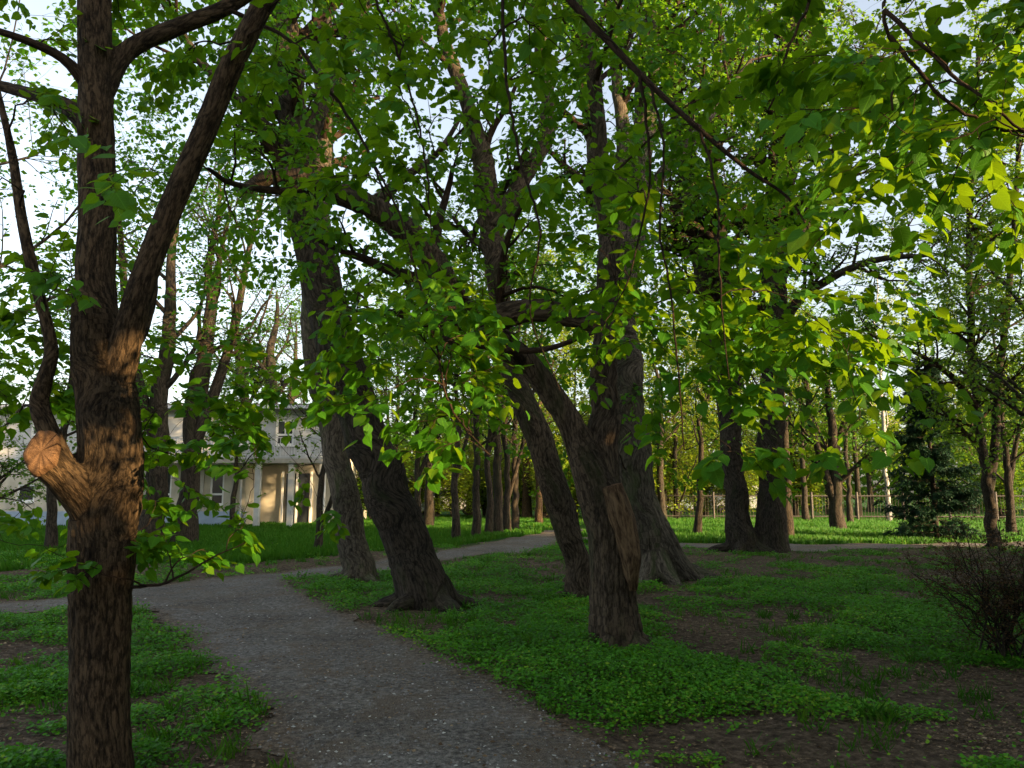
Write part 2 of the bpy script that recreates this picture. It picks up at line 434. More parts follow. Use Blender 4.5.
def leaf_on(Pl, n, rng, size, tmin=.15, droop=.5, spread=.9, svar=.3):
    M, K, _ = Pl.shape
    t = (np.linspace(tmin, .999, n)[None] + rng.normal(0, .05, (M, n))).clip(0.02, .999) * (K - 1)
    i = np.minimum(t.astype(int), K - 2); f = (t - i)[..., None]; m = np.arange(M)[:, None]
    st = Pl[m, i] * (1 - f) + Pl[m, i + 1] * f; T = norm(Pl[m, i + 1] - Pl[m, i])
    sgn = np.where((np.arange(n) % 2 == 0)[None, :, None], 1., -1.) * np.ones((M, 1, 1))
    sd = norm(np.cross(T, np.array([0, 0, 1.])) + 1e-6)
    ax = T * .55 + sd * sgn * spread + np.array([0, 0, -1.]) * (droop * rng.uniform(.2, 1.4, (M, n, 1))) + rng.normal(0, .25, (M, n, 3))
    ax = norm(ax)
    nr = np.array([0, 0, 1.]) + rng.normal(0, .38, (M, n, 3)) + .3 * T
    sz = size * rng.uniform(1 - svar, 1 + svar, (M, n))
    st = st + ax * (sz * .25)[..., None]
    return st.reshape(-1, 3), ax.reshape(-1, 3), nr.reshape(-1, 3), sz.reshape(-1)

def resample(pts, rad, K):
    s = np.concatenate([[0], np.cumsum(np.linalg.norm(np.diff(pts, axis=0), axis=1))]); q = np.linspace(0, s[-1], K)
    return np.stack([np.interp(q, s, pts[:, i]) for i in range(3)], 1), np.interp(q, s, rad)

# ------------------------------------------------------------------ ground
MOUNDS = []

def path_mask(x, y):
    """signed: >0 inside the gravel path; boundary lines given on the ground"""
    return None

def poly_in(px, py, poly):
    inside = np.zeros(len(px), bool); n = len(poly); j = n - 1
    for i in range(n):
        xi, yi = poly[i]; xj, yj = poly[j]
        c = ((yi > py) != (yj > py)) & (px < (xj - xi) * (py - yi) / (yj - yi + 1e-12) + xi)
        inside ^= c; j = i
    return inside

PATH_PX = [(300, 790), (262, 725), (228, 680), (196, 648), (165, 625), (128, 606), (60, 610), (-60, 622), (-260, 640),
           (-260, 606), (-60, 603), (60, 596), (150, 586), (230, 577), (330, 566), (430, 553), (500, 541), (545, 531), (585, 525),
           (592, 530), (560, 541), (545, 549), (470, 557), (400, 568), (330, 575), (280, 580), (295, 592), (345, 612), (420, 645), (500, 690), (580, 728), (668, 775), (700, 795)]
PATH_PX2 = [(640, 546), (760, 551), (900, 549), (1024, 549), (1250, 551), (1250, 544), (1024, 543), (900, 544), (760, 545), (640, 541), (600, 536), (560, 541)]
PATH = [tuple(G(*p)[:2]) for p in PATH_PX]
PATH2 = [tuple(G(*p)[:2]) for p in PATH_PX2]
# the near end runs on past the camera
PATH = [(PATH[0][0] - .35, 1.5)] + PATH + [(PATH[-1][0] + .1, 1.5)]
PATH = [(-1.6, -6.0)] + PATH + [(1.4, -6.0)]

def on_path(x, y, grow=0.0):
    nn = fbm(np.stack([x * 1.7, y * 1.7, x * 0], 1), 3) - .5
    nn2 = fbm(np.stack([x * 1.7, y * 1.7, x * 0 + 9], 1), 3) - .5
    return poly_in(x + nn * .55, y + nn2 * .55, PATH) | poly_in(x + nn * .3, y + nn2 * .5, PATH2)

def ground():
    xs = np.concatenate([np.linspace(-500, -45, 12), np.linspace(-40, 40, 161), np.linspace(45, 500, 12)])
    ys = np.concatenate([np.linspace(-120, -12, 8), np.linspace(-10, 50, 121), np.linspace(55, 900, 14)])
    X, Y = np.meshgrid(xs, ys); n, m = X.shape
    Z = hgt(X, Y)
    idx = np.arange(n * m).reshape(n, m)
    q = np.stack([idx[:-1, :-1], idx[:-1, 1:], idx[1:, 1:], idx[1:, :-1]], -1).reshape(-1, 4)
    mt, t, b = new_mat('soil')
    tc = t.nodes.new('ShaderNodeTexCoord'); v = tc.outputs['Object']
    n1 = noise(t, .9, v, 6, .6); n2 = noise(t, 14, v, 6, .65); n3 = noise(t, 60, v, 4, .6)
    c1 = ramp(t, n2, [(.30, (.040, .029, .021)), (.50, (.130, .096, .068)), (.70, (.27, .205, .145))])
    mx = t.nodes.new('ShaderNodeMix'); mx.data_type = 'RGBA'; mx.blend_type = 'MULTIPLY'; mx.inputs[0].default_value = 1
    t.links.new(c1, mx.inputs[6]); t.links.new(ramp(t, n1, [(.3, (.7, .68, .66)), (.7, (1.15, 1.1, 1.02))]), mx.inputs[7])
    # lawn beyond the path on the left and beyond the far strip on the right
    sp = t.nodes.new('ShaderNodeSeparateXYZ'); t.links.new(v, sp.inputs[0])
    ma = t.nodes.new('ShaderNodeMath'); ma.operation = 'MULTIPLY_ADD'; t.links.new(n1, ma.inputs[0]); ma.inputs[1].default_value = 5; t.links.new(sp.outputs[1], ma.inputs[2])
    mr = t.nodes.new('ShaderNodeMapRange'); t.links.new(ma.outputs[0], mr.inputs[0]); mr.inputs[1].default_value = 23; mr.inputs[2].default_value = 28
    ml = t.nodes.new('ShaderNodeMix'); ml.data_type = 'RGBA'; t.links.new(mr.outputs[0], ml.inputs[0]); t.links.new(mx.outputs[2], ml.inputs[6])
    t.links.new(ramp(t, n2, [(.3, (.018, .060, .008)), (.7, (.040, .105, .014))]), ml.inputs[7])
    t.links.new(ml.outputs[2], b.inputs['Base Color']); b.inputs['Roughness'].default_value = .95; b.inputs['Specular IOR Level'].default_value = .1
    ad = t.nodes.new('ShaderNodeMath'); ad.operation = 'MULTIPLY_ADD'; t.links.new(n3, ad.inputs[0]); ad.inputs[1].default_value = .4; t.links.new(n2, ad.inputs[2])
    bump(t, b, ad.outputs[0], 1.0, .09)
    o = mesh_obj('ground', np.stack([X, Y, Z], -1).reshape(-1, 3), q, mat=mt); o['kind'] = 'structure'

def path():
    mt, t, b = new_mat('trodden_gravel')
    tc = t.nodes.new('ShaderNodeTexCoord'); v = tc.outputs['Object']
    n1 = noise(t, .8, v, 5, .6); n2 = noise(t, 22, v, 6, .7); n3 = noise(t, 110, v, 3, .6)
    vo = t.nodes.new('ShaderNodeTexVoronoi'); vo.inputs['Scale'].default_value = 70; t.links.new(v, vo.inputs['Vector'])
    c1 = ramp(t, n2, [(.32, (.045, .040, .035)), (.5, (.165, .152, .138)), (.70, (.36, .33, .295))])
    mx = t.nodes.new('ShaderNodeMix'); mx.data_type = 'RGBA'; mx.blend_type = 'MULTIPLY'; mx.inputs[0].default_value = 1
    t.links.new(c1, mx.inputs[6]); t.links.new(ramp(t, n1, [(.32, (.62, .58, .54)), (.66, (1.15, 1.15, 1.15))]), mx.inputs[7])
    mb = t.nodes.new('ShaderNodeMix'); mb.data_type = 'RGBA'
    t.links.new(ramp(t, noise(t, 1.6, v, 6, .7, .6), [(.46, (0, 0, 0)), (.64, (.85, .85, .85))]), mb.inputs[0])
    t.links.new(mx.outputs[2], mb.inputs[6]); t.links.new(ramp(t, n3, [(.3, (.05, .037, .027)), (.7, (.22, .165, .115))]), mb.inputs[7])
    ea = t.nodes.new('ShaderNodeAttribute'); ea.attribute_name = 'edge'
    ek = t.nodes.new('ShaderNodeMath'); ek.operation = 'MULTIPLY_ADD'; t.links.new(noise(t, 5, v, 5, .7), ek.inputs[0]); ek.inputs[1].default_value = .9; t.links.new(ea.outputs['Fac'], ek.inputs[2])
    me_ = t.nodes.new('ShaderNodeMix'); me_.data_type = 'RGBA'; t.links.new(ramp(t, ek.outputs[0], [(.60, (0, 0, 0)), (.88, (.95, .95, .95))]), me_.inputs[0])
    t.links.new(mb.outputs[2], me_.inputs[6]); t.links.new(ramp(t, n2, [(.30, (.040, .029, .021)), (.50, (.130, .096, .068)), (.70, (.27, .205, .145))]), me_.inputs[7]); mb = me_
    t.links.new(mb.outputs[2], b.inputs['Base Color']); b.inputs['Roughness'].default_value = .9; b.inputs['Specular IOR Level'].default_value = .2
    ad = t.nodes.new('ShaderNodeMath'); ad.operation = 'MULTIPLY_ADD'; t.links.new(vo.outputs['Distance'], ad.inputs[0]); ad.inputs[1].default_value = -.4; t.links.new(n2, ad.inputs[2])
    bump(t, b, ad.outputs[0], .9, .03)
    for nm, poly, lift, bx in (('gravel_path', PATH, .010, (-16, 6, -6, 34)), ('far_path', PATH2, .014, (-1, 28, 17, 30))):
        st = .06
        xs = np.arange(bx[0], bx[1], st); ys = np.arange(bx[2], bx[3], st)
        X, Y = np.meshgrid(xs, ys); n, m = X.shape
        cx = (X[:-1, :-1] + st / 2).ravel(); cy = (Y[:-1, :-1] + st / 2).ravel()
        nn = fbm(np.stack([cx * 1.7, cy * 1.7, cx * 0], 1), 3) - .5; nn2 = fbm(np.stack([cx * 1.7, cy * 1.7, cx * 0 + 9], 1), 3) - .5
        k = (.55, .55) if poly is PATH else (.3, .5)
        ins = poly_in(cx + nn * k[0], cy + nn2 * k[1], poly)
        idx = np.arange(n * m).reshape(n, m)
        q = np.stack([idx[:-1, :-1], idx[:-1, 1:], idx[1:, 1:], idx[1:, :-1]], -1).reshape(-1, 4)[ins]
        used = np.unique(q); mp = np.full(n * m, -1); mp[used] = np.arange(len(used))
        jr = np.random.default_rng(2); X = X + jr.uniform(-.42, .42, X.shape) * st; Y = Y + jr.uniform(-.42, .42, X.shape) * st
        V = np.stack([X, Y, hgt(X, Y) + lift], -1).reshape(-1, 3)[used]
        e = np.zeros(len(V))
        for a in range(10):
            for rr in (.22, .5): e += on_path(V[:, 0] + rr * math.cos(a * .628), V[:, 1] + rr * math.sin(a * .628) * 1.3)
        o = mesh_obj(nm, V, mp[q], mat=mt, attrs={'edge': 1 - e / 20}); o['kind'] = 'structure'

ground(); path()

def blob_bias(x, y, blobs):
    s = np.zeros(len(x))
    for px, py, rx, ry, a in blobs:
        c = G(px, py); ax = abs(G(px + rx, py)[0] - c[0]); ay = abs(G(px, py - ry)[1] - c[1])
        s += a * np.exp(-(((x - c[0]) / ax) ** 2 + ((y - c[1]) / ay) ** 2))
    return s

BLOBS = [(520, 660, 190, 40, .55), (640, 690, 190, 30, .40), (480, 600, 120, 30, .35), (780, 600, 120, 18, .28), (930, 620, 70, 16, .35), (690, 640, 60, 12, -.2), (850, 690, 200, 30, -.06), (860, 600, 150, 30, .22), (700, 705, 90, 10, -.25), (900, 720, 120, 14, .25),
         (590, 570, 80, 14, -.2), (620, 655, 28, 10, -.5), (740, 620, 110, 9, -.35), (760, 735, 240, 22, -.38), (980, 690, 90, 30, -.3),
         (850, 560, 200, 10, -.35), (700, 577, 50, 10, -.5), (880, 745, 90, 22, .28), (760, 700, 60, 12, .15), (480, 560, 60, 6, .4), (320, 590, 60, 12, .3), (420, 610, 80, 18, -.5),
         (60, 650, 120, 25, .45), (40, 690, 60, 20, .3), (190, 660, 60, 20, .3), (60, 735, 150, 30, -.5), (180, 690, 40, 12, -.3), (215, 725, 50, 25, .35), (300, 760, 40, 20, .2), (840, 655, 90, 12, .2), (860, 680, 120, 8, .2)]

def ground_cover():
    rng = np.random.default_rng(21)
    n = 900000
    # positions by distance: denser near
    Y = 4.0 + 22 * rng.random(n) ** 1.35; X = (rng.random(n) * 2 - 1) * (Y * .74 + 1.2)
    p3 = np.stack([X, Y, X * 0], 1)
    f = fbm(p3 * np.array([.75, .75, 1]) + 3.1, 4) * .55 + fbm(p3 * 2.6, 3) * .45; f = .5 + (f - .5) * 2.0
    dens = f + blob_bias(X, Y, BLOBS) * .55
    keep = rng.random(n) < np.clip((dens - .49) / .24, .014, 1)
    keep &= ~on_path(X + rng.normal(0, .10, n), Y + rng.normal(0, .14, n))
    # left of the path only near; beyond the path is lawn
    X, Y, f, dens = X[keep], Y[keep], f[keep], dens[keep]
    n = len(X)
    hump = np.clip((dens - .5) * 3, .2, 1.1) * (.6 + .8 * fbm(np.stack([X * 4, Y * 4, X * 0], 1), 2))
    Z = hgt(X, Y) + rng.random(n) ** .8 * .12 * hump + .008
    az = rng.uniform(0, 2 * np.pi, n); ax = np.stack([np.cos(az), np.sin(az), rng.normal(.1, .35, n)], 1)
    nr = np.stack([rng.normal(0, .35, n), rng.normal(-.1, .35, n), np.ones(n)], 1)
    sz = rng.uniform(.022, .046, n) * (.70 + Y * .027)
    rnd = np.clip(rng.normal(.48, .25, n) + (fbm(np.stack([X, Y, X * 0], 1), 2) - .5) * 1.0, 0, .98)
    o = leaves('ground_cover', np.stack([X, Y, Z], 1), ax, nr, sz, 'far', LEAF_C, rng=rng, rnd=rnd)
    o['kind'] = 'stuff'; o['label'] = 'low green leafy ground cover in patches over bare soil'; o['category'] = 'ground cover'
ground_cover()

def tufts():
    rng = np.random.default_rng(31)
    nc = 4200
    Y = 4.2 + 20 * rng.random(nc) ** 1.3; X = (rng.random(nc) * 2 - 1) * (Y * .74 + 1)
    f = fbm(np.stack([X * .9, Y * .9, X * 0 + 17], 1), 3) + blob_bias(X, Y, BLOBS) * .2
    k = (rng.random(nc) < np.clip((f - .42) / .2, .06, 1)) & ~on_path(X + rng.normal(0, .08, nc), Y + rng.normal(0, .1, nc))
    X, Y = X[k], Y[k]; m = 14; n = len(X) * m
    px = np.repeat(X, m) + rng.normal(0, .045, n); py = np.repeat(Y, m) + rng.normal(0, .045, n)
    ax = np.stack([rng.normal(0, .5, n), rng.normal(0, .5, n), np.ones(n)], 1); nr = np.stack([rng.normal(0, .6, n), -np.ones(n), rng.normal(0, .3, n)], 1)
    sz = np.repeat(rng.uniform(.06, .17, len(X)), m) * rng.uniform(.6, 1.2, n)
    o = leaves('grass_tufts', np.stack([px, py, hgt(px, py)], 1), ax, nr, sz, 'blade', GRASS, rng=rng, wid=np.full(n, .75), rnd=np.clip(np.repeat(rng.random(len(X)), m) + rng.normal(0, .12, n), 0, 1))
    o['kind'] = 'stuff'; o['label'] = 'thin grass tufts and weeds between the leafy ground cover'; o['category'] = 'grass'
tufts()

def lawn():
    rng = np.random.default_rng(5)
    n = 420000
    Y = 15 + 34 * rng.random(n) ** 1.2; X = (rng.random(n) * 2 - 1) * (Y * .72 + 2)
    # boundary line: left part starts behind the cross path, right part behind the far strip
    edge = np.interp(X, [-30, -12, -6, -2, 0, 3, 8, 30], [15, 15.5, 18, 23, 27.5, 24, 24.2, 24.2]) + (fbm(np.stack([X, Y * .5, X * 0], 1), 2) - .5) * 1.5
    k = (Y > edge) & ~on_path(X, Y)
    f = fbm(np.stack([X * .5, Y * .5, X * 0 + 5], 1), 3)
    k &= rng.random(n) < np.clip((f - .3) / .15, .15, 1)
    X, Y = X[k], Y[k]; n = len(X)
    Z = hgt(X, Y)
    ax = np.stack([rng.normal(0, .35, n), rng.normal(0, .35, n), np.ones(n)], 1)
    nr = np.stack([rng.normal(0, .4, n), -np.ones(n), rng.normal(0, .2, n)], 1)
    sz = rng.uniform(.08, .22, n) * (.8 + .4 * f[k])
    o = leaves('grass', np.stack([X, Y, Z], 1), ax, nr, sz, 'blade', GRASS, rng=rng, wid=np.full(n, 2.4), rnd=np.clip(rng.normal(.5, .25, n), 0, 1))
    o['kind'] = 'stuff'; o['label'] = 'long green grass of the lawn beyond the paths'; o['category'] = 'grass'
lawn()

def litter():
    rng = np.random.default_rng(9)
    n = 300000
    Y = 3.8 + 18 * rng.random(n) ** 1.6; X = (rng.random(n) * 2 - 1) * (Y * .74 + 1.0)
    f = fbm(np.stack([X * 1.3, Y * 1.3, X * 0 + 2], 1), 3); op = on_path(X + rng.normal(0, .16, n), Y + rng.normal(0, .2, n))
    k = rng.random(n) < np.where(op, .05 + np.clip((f - .48) * 2.0, 0, .3), np.clip((f - .3) * 2.2, .12, 1))
    X, Y = X[k], Y[k]; n = len(X)
    az = rng.uniform(0, 2 * np.pi, n); ax = np.stack([np.cos(az), np.sin(az), rng.normal(0, .15, n)], 1)
    nr = np.stack([rng.normal(0, .3, n), rng.normal(0, .3, n), np.ones(n)], 1)
    o = leaves('leaf_litter', np.stack([X, Y, hgt(X, Y) + .018], 1), ax, nr, rng.uniform(.010, .042, n) * rng.uniform(.6, 1.1, n), 'far', LITTER, rng=rng, wid=rng.uniform(.12, 1.0, n), rnd=rng.random(n) ** 1.6)
    o['kind'] = 'stuff'; o['label'] = 'dry brown leaf litter and twig bits on the soil'; o['category'] = 'leaf litter'
    n = 2200
    Y = 4.2 + 8 * rng.random(n) ** 1.5; X = (rng.random(n) * 2 - 1) * (Y * .5)
    k = on_path(X, Y); X, Y = X[k], Y[k]; n = len(X)
    az = rng.uniform(0, 2 * np.pi, n); ax = np.stack([np.cos(az), np.sin(az), rng.normal(.1, .1, n)], 1)
    nr = np.stack([rng.normal(0, .3, n), rng.normal(0, .3, n), np.ones(n)], 1)
    o = leaves('fallen_petals', np.stack([X, Y, hgt(X, Y) + .016], 1), ax, nr, rng.uniform(.010, .042, n) * (rng.random(n) ** .6), 'far', PETAL, rng=rng, wid=rng.uniform(.5, 1.2, n))
    o['kind'] = 'stuff'; o['label'] = 'pale petals and flecks scattered on the gravel path'; o['category'] = 'petals'
    # small stones in the path
    n = 9000
    Y = 4.0 + 10 * rng.random(n) ** 1.5; X = (rng.random(n) * 2 - 1) * (Y * .6)
    k = on_path(X, Y); X, Y = X[k], Y[k]; n = len(X); s = rng.uniform(.004, .016, n)
    T = np.array([(1, 0, 0), (0, 1, 0), (-1, 0, 0), (0, -1, 0), (0, 0, .7)], float)
    V = np.stack([X, Y, hgt(X, Y) + .009], 1)[:, None, :] + T[None] * s[:, None, None] * rng.uniform(.6, 1.3, (n, 5, 1))
    tr = np.array([(0, 1, 4), (1, 2, 4), (2, 3, 4), (3, 0, 4)])
    o = mesh_obj('path_stones', V.reshape(-1, 3), tris=(tr[None] + (np.arange(n) * 5)[:, None, None]).reshape(-1, 3), mat=plain('stone_grey', (.20, .19, .18), .9, 30, .5), smooth=False)
    o['kind'] = 'stuff'; o['label'] = 'small grey stones pressed into the gravel path'; o['category'] = 'stones'
litter()

# ------------------------------------------------------------------ tree crowns
class Crown:
    """collects twigs and leaves of one tree and keeps the nodes that new shoots may spring from"""
    def __init__(self, seed): self.w = Wood(); self.L = []; self.nodes = []; self.nr = []; self.rng = np.random.default_rng(seed)
    def limb_nodes(self, pts, rad):
        p, r = resample(pts, rad, 14)
        for a, b in zip(p[2:], r[2:]): self.nodes.append(a); self.nr.append(b)
    def cluster(self, c, size, nt, nl, leaf, r0=.007, drp=.22):
        rng = self.rng
        nd = np.array(self.nodes); v = c - nd
        d = np.linalg.norm(v * np.array([1, 1, 1.15]), axis=1); d = d + np.where(v[:, 2] > 0, 0, .15)
        i = int(np.argmin(d)); s = nd[i]
        L = np.linalg.norm(c - s)
        if L < .15: c = c + np.array([0, .2, .1]); L = np.linalg.norm(c - s)
        out = norm((c - s) + np.array([0, 0, .1 * L]) + rng.normal(0, .12 * L, 3))
        mid = (s + c) / 2 + np.array([0, 0, .14 * L]) + rng.normal(0, .07 * L, 3)
        end = c + (norm(c - mid) * .55 + np.array([0, 0, -drp])) * size * rng.uniform(.7, 1.2)
        pl = catmull([s, mid, c, end], 10)
        pl[1:] += rng.normal(0, .012 * L + .004, (9, 3))
        r = min(self.nr[i] * .75, r0 * (.8 + .5 * L))
        R = np.linspace(r, .0018, 10)
        self.w.add(pl[None], R[None], 6)
        for k in (4, 6, 8): self.nodes.append(pl[k]); self.nr.append(R[k])
        t1, r1 = children(pl[None], R[None], nt, .01, rng, 6, .38, 1., 1.0, .05, .75, .7, .10, lmin=size * .62, flat=.72, droop=.28)
        self.w.add(t1, r1, 4)
        t2, r2 = children(t1, r1, 2, .5, rng, 5, .2, .8, .9, .02, .8, .7, .10, lmin=.10, flat=.72, droop=.3)
        self.w.add(t2, r2, 3)
        self.L.append(leaf_on(t1, nl, rng, leaf)); self.L.append(leaf_on(t2, max(3, nl // 2 + 1), rng, leaf * .9))
    def build(self, root, bark, mat, kind, wname='twigs', lname='crown'):
        o = self.w.build(wname, bark, root)
        L = [np.concatenate([l[k] for l in self.L]) for k in range(4)]
        leaves(lname, *L, kind, mat, root, self.rng, rnd=np.clip(self.rng.beta(1.6, 1.9, len(L[0])), 0, 1))

def sample_map(grid, rows, n, Y0, Y1, rng, colw=128, x0=0):
    """cluster centres: n per full-density cell, thrown into the volume seen through that cell"""
    out = []
    for r, y in enumerate(rows):
        for c, dv in enumerate(grid[r]):
            k = rng.poisson(n * dv)
            for _ in range(k):
                out.append(P(x0 + (c + rng.random()) * colw, y + rng.random() * 100, rng.uniform(Y0, Y1)))
    return out


# spots to be sunlit; gaps toward them are cut in the unseen leaf bank
LIT = []
def lit(px, py, Y, r, thin=0.0): LIT.append((P(px, py, Y), r, thin))

for a in ((108, 592, 4.15, .11), (120, 505, 4.15, .10), (112, 478, 4.15, .12), (118, 425, 4.15, .13), (108, 545, 4.15, .09), (102, 332, 4.15, .12), (104, 170, 4.15, .14), (44, 455, 3.9, .26)): lit(*a)
TRUNK_LIT = [q for q, r, t in LIT]
def clear(c, d=.36):
    """True when a leaf cluster at c leaves the low sun free to reach the near trunk"""
    for q in TRUNK_LIT:
        v = c - q; t = v @ SUN
        if t > .15 and np.linalg.norm(v - t * SUN) < d: return False
    for q in LEAF_LIT:
        v = c - q; t = v @ SUN
        if t > .8 and np.linalg.norm(v - t * SUN) < .24: return False
    return True
LIMB_PTS = [P(*a) for a in ((432, 264, 7.6), (448, 296, 7.7), (472, 320, 7.8), (500, 343, 7.9), (530, 370, 8.0), (556, 402, 8.1), (578, 440, 8.15), (598, 470, 8.2), (404, 232, 7.5), (540, 316, 7.6), (600, 420, 8.3), (545, 450, 12), (400, 520, 11.3), (375, 455, 11.3), (352, 388, 11.3), (330, 315, 11.3), (362, 425, 11.3), (742, 480, 21.5), (768, 470, 21.5), (735, 420, 21.5))]
def veils(c):
    """True for a leaf cluster that would hang right in front of the arching limb or the bare trunks below it"""
    eye = np.array([0, 0, HC]); d = c - eye
    for q in LIMB_PTS:
        e = norm(q - eye); t = d @ e
        if t < np.linalg.norm(q - eye) and np.linalg.norm(d - t * e) < .055 * t: return RNG.random() < .85
    return False
LEAF_LIT = [P(*a) for a in ((440, 310, 3.85), (420, 370, 3.85), (470, 400, 3.8), (490, 330, 3.75), (400, 330, 3.9), (620, 340, 3.4), (740, 330, 3.3), (800, 330, 3.2), (850, 375, 3.2), (700, 290, 3.3))]
for a in ((300, 180, 7.3, .15), (248, 190, 7.25, .25), (440, 290, 7.6, .25), (640, 430, 8.1, .2)): lit(*a)
LR = 1.4
for a in ((430, 300, 3.9, .40), (470, 330, 3.8, .42), (520, 330, 3.6, .40), (560, 300, 3.5, .3), (400, 350, 4.0, .35), (450, 400, 3.8, .35), (490, 450, 3.7, .25), (590, 350, 3.5, .3), (640, 320, 3.4, .3), (690, 300, 3.3, .35), (730, 270, 3.3, .35), (750, 330, 3.3, .40), (800, 320, 3.2, .40), (850, 370, 3.2, .35), (830, 310, 3.2, .3), (700, 380, 3.2, .35), (760, 400, 3.2, .3), (290, 400, 4.2, .25), (650, 230, 3.5, .3), (820, 390, 3.2, .3), (350, 340, 4.2, .3)): lit(a[0], a[1], a[2], a[3] * LR, .12)
for a in ((620, 300, 4.1, .4), (690, 300, 4.1, .45), (750, 320, 4.1, .45), (820, 350, 4.1, .4), (720, 385, 4.1, .4), (650, 370, 4.1, .35), (720, 255, 4.1, .35), (440, 300, 4.0, .4), (400, 350, 4.0, .4), (470, 380, 4.0, .4)): lit(*a)
for a in ((322, 510, 36, .7), (700, 420, 30, 2.), (640, 330, 30, 2.5), (760, 250, 22, 1.2), (560, 420, 40, 3)): lit(*a)


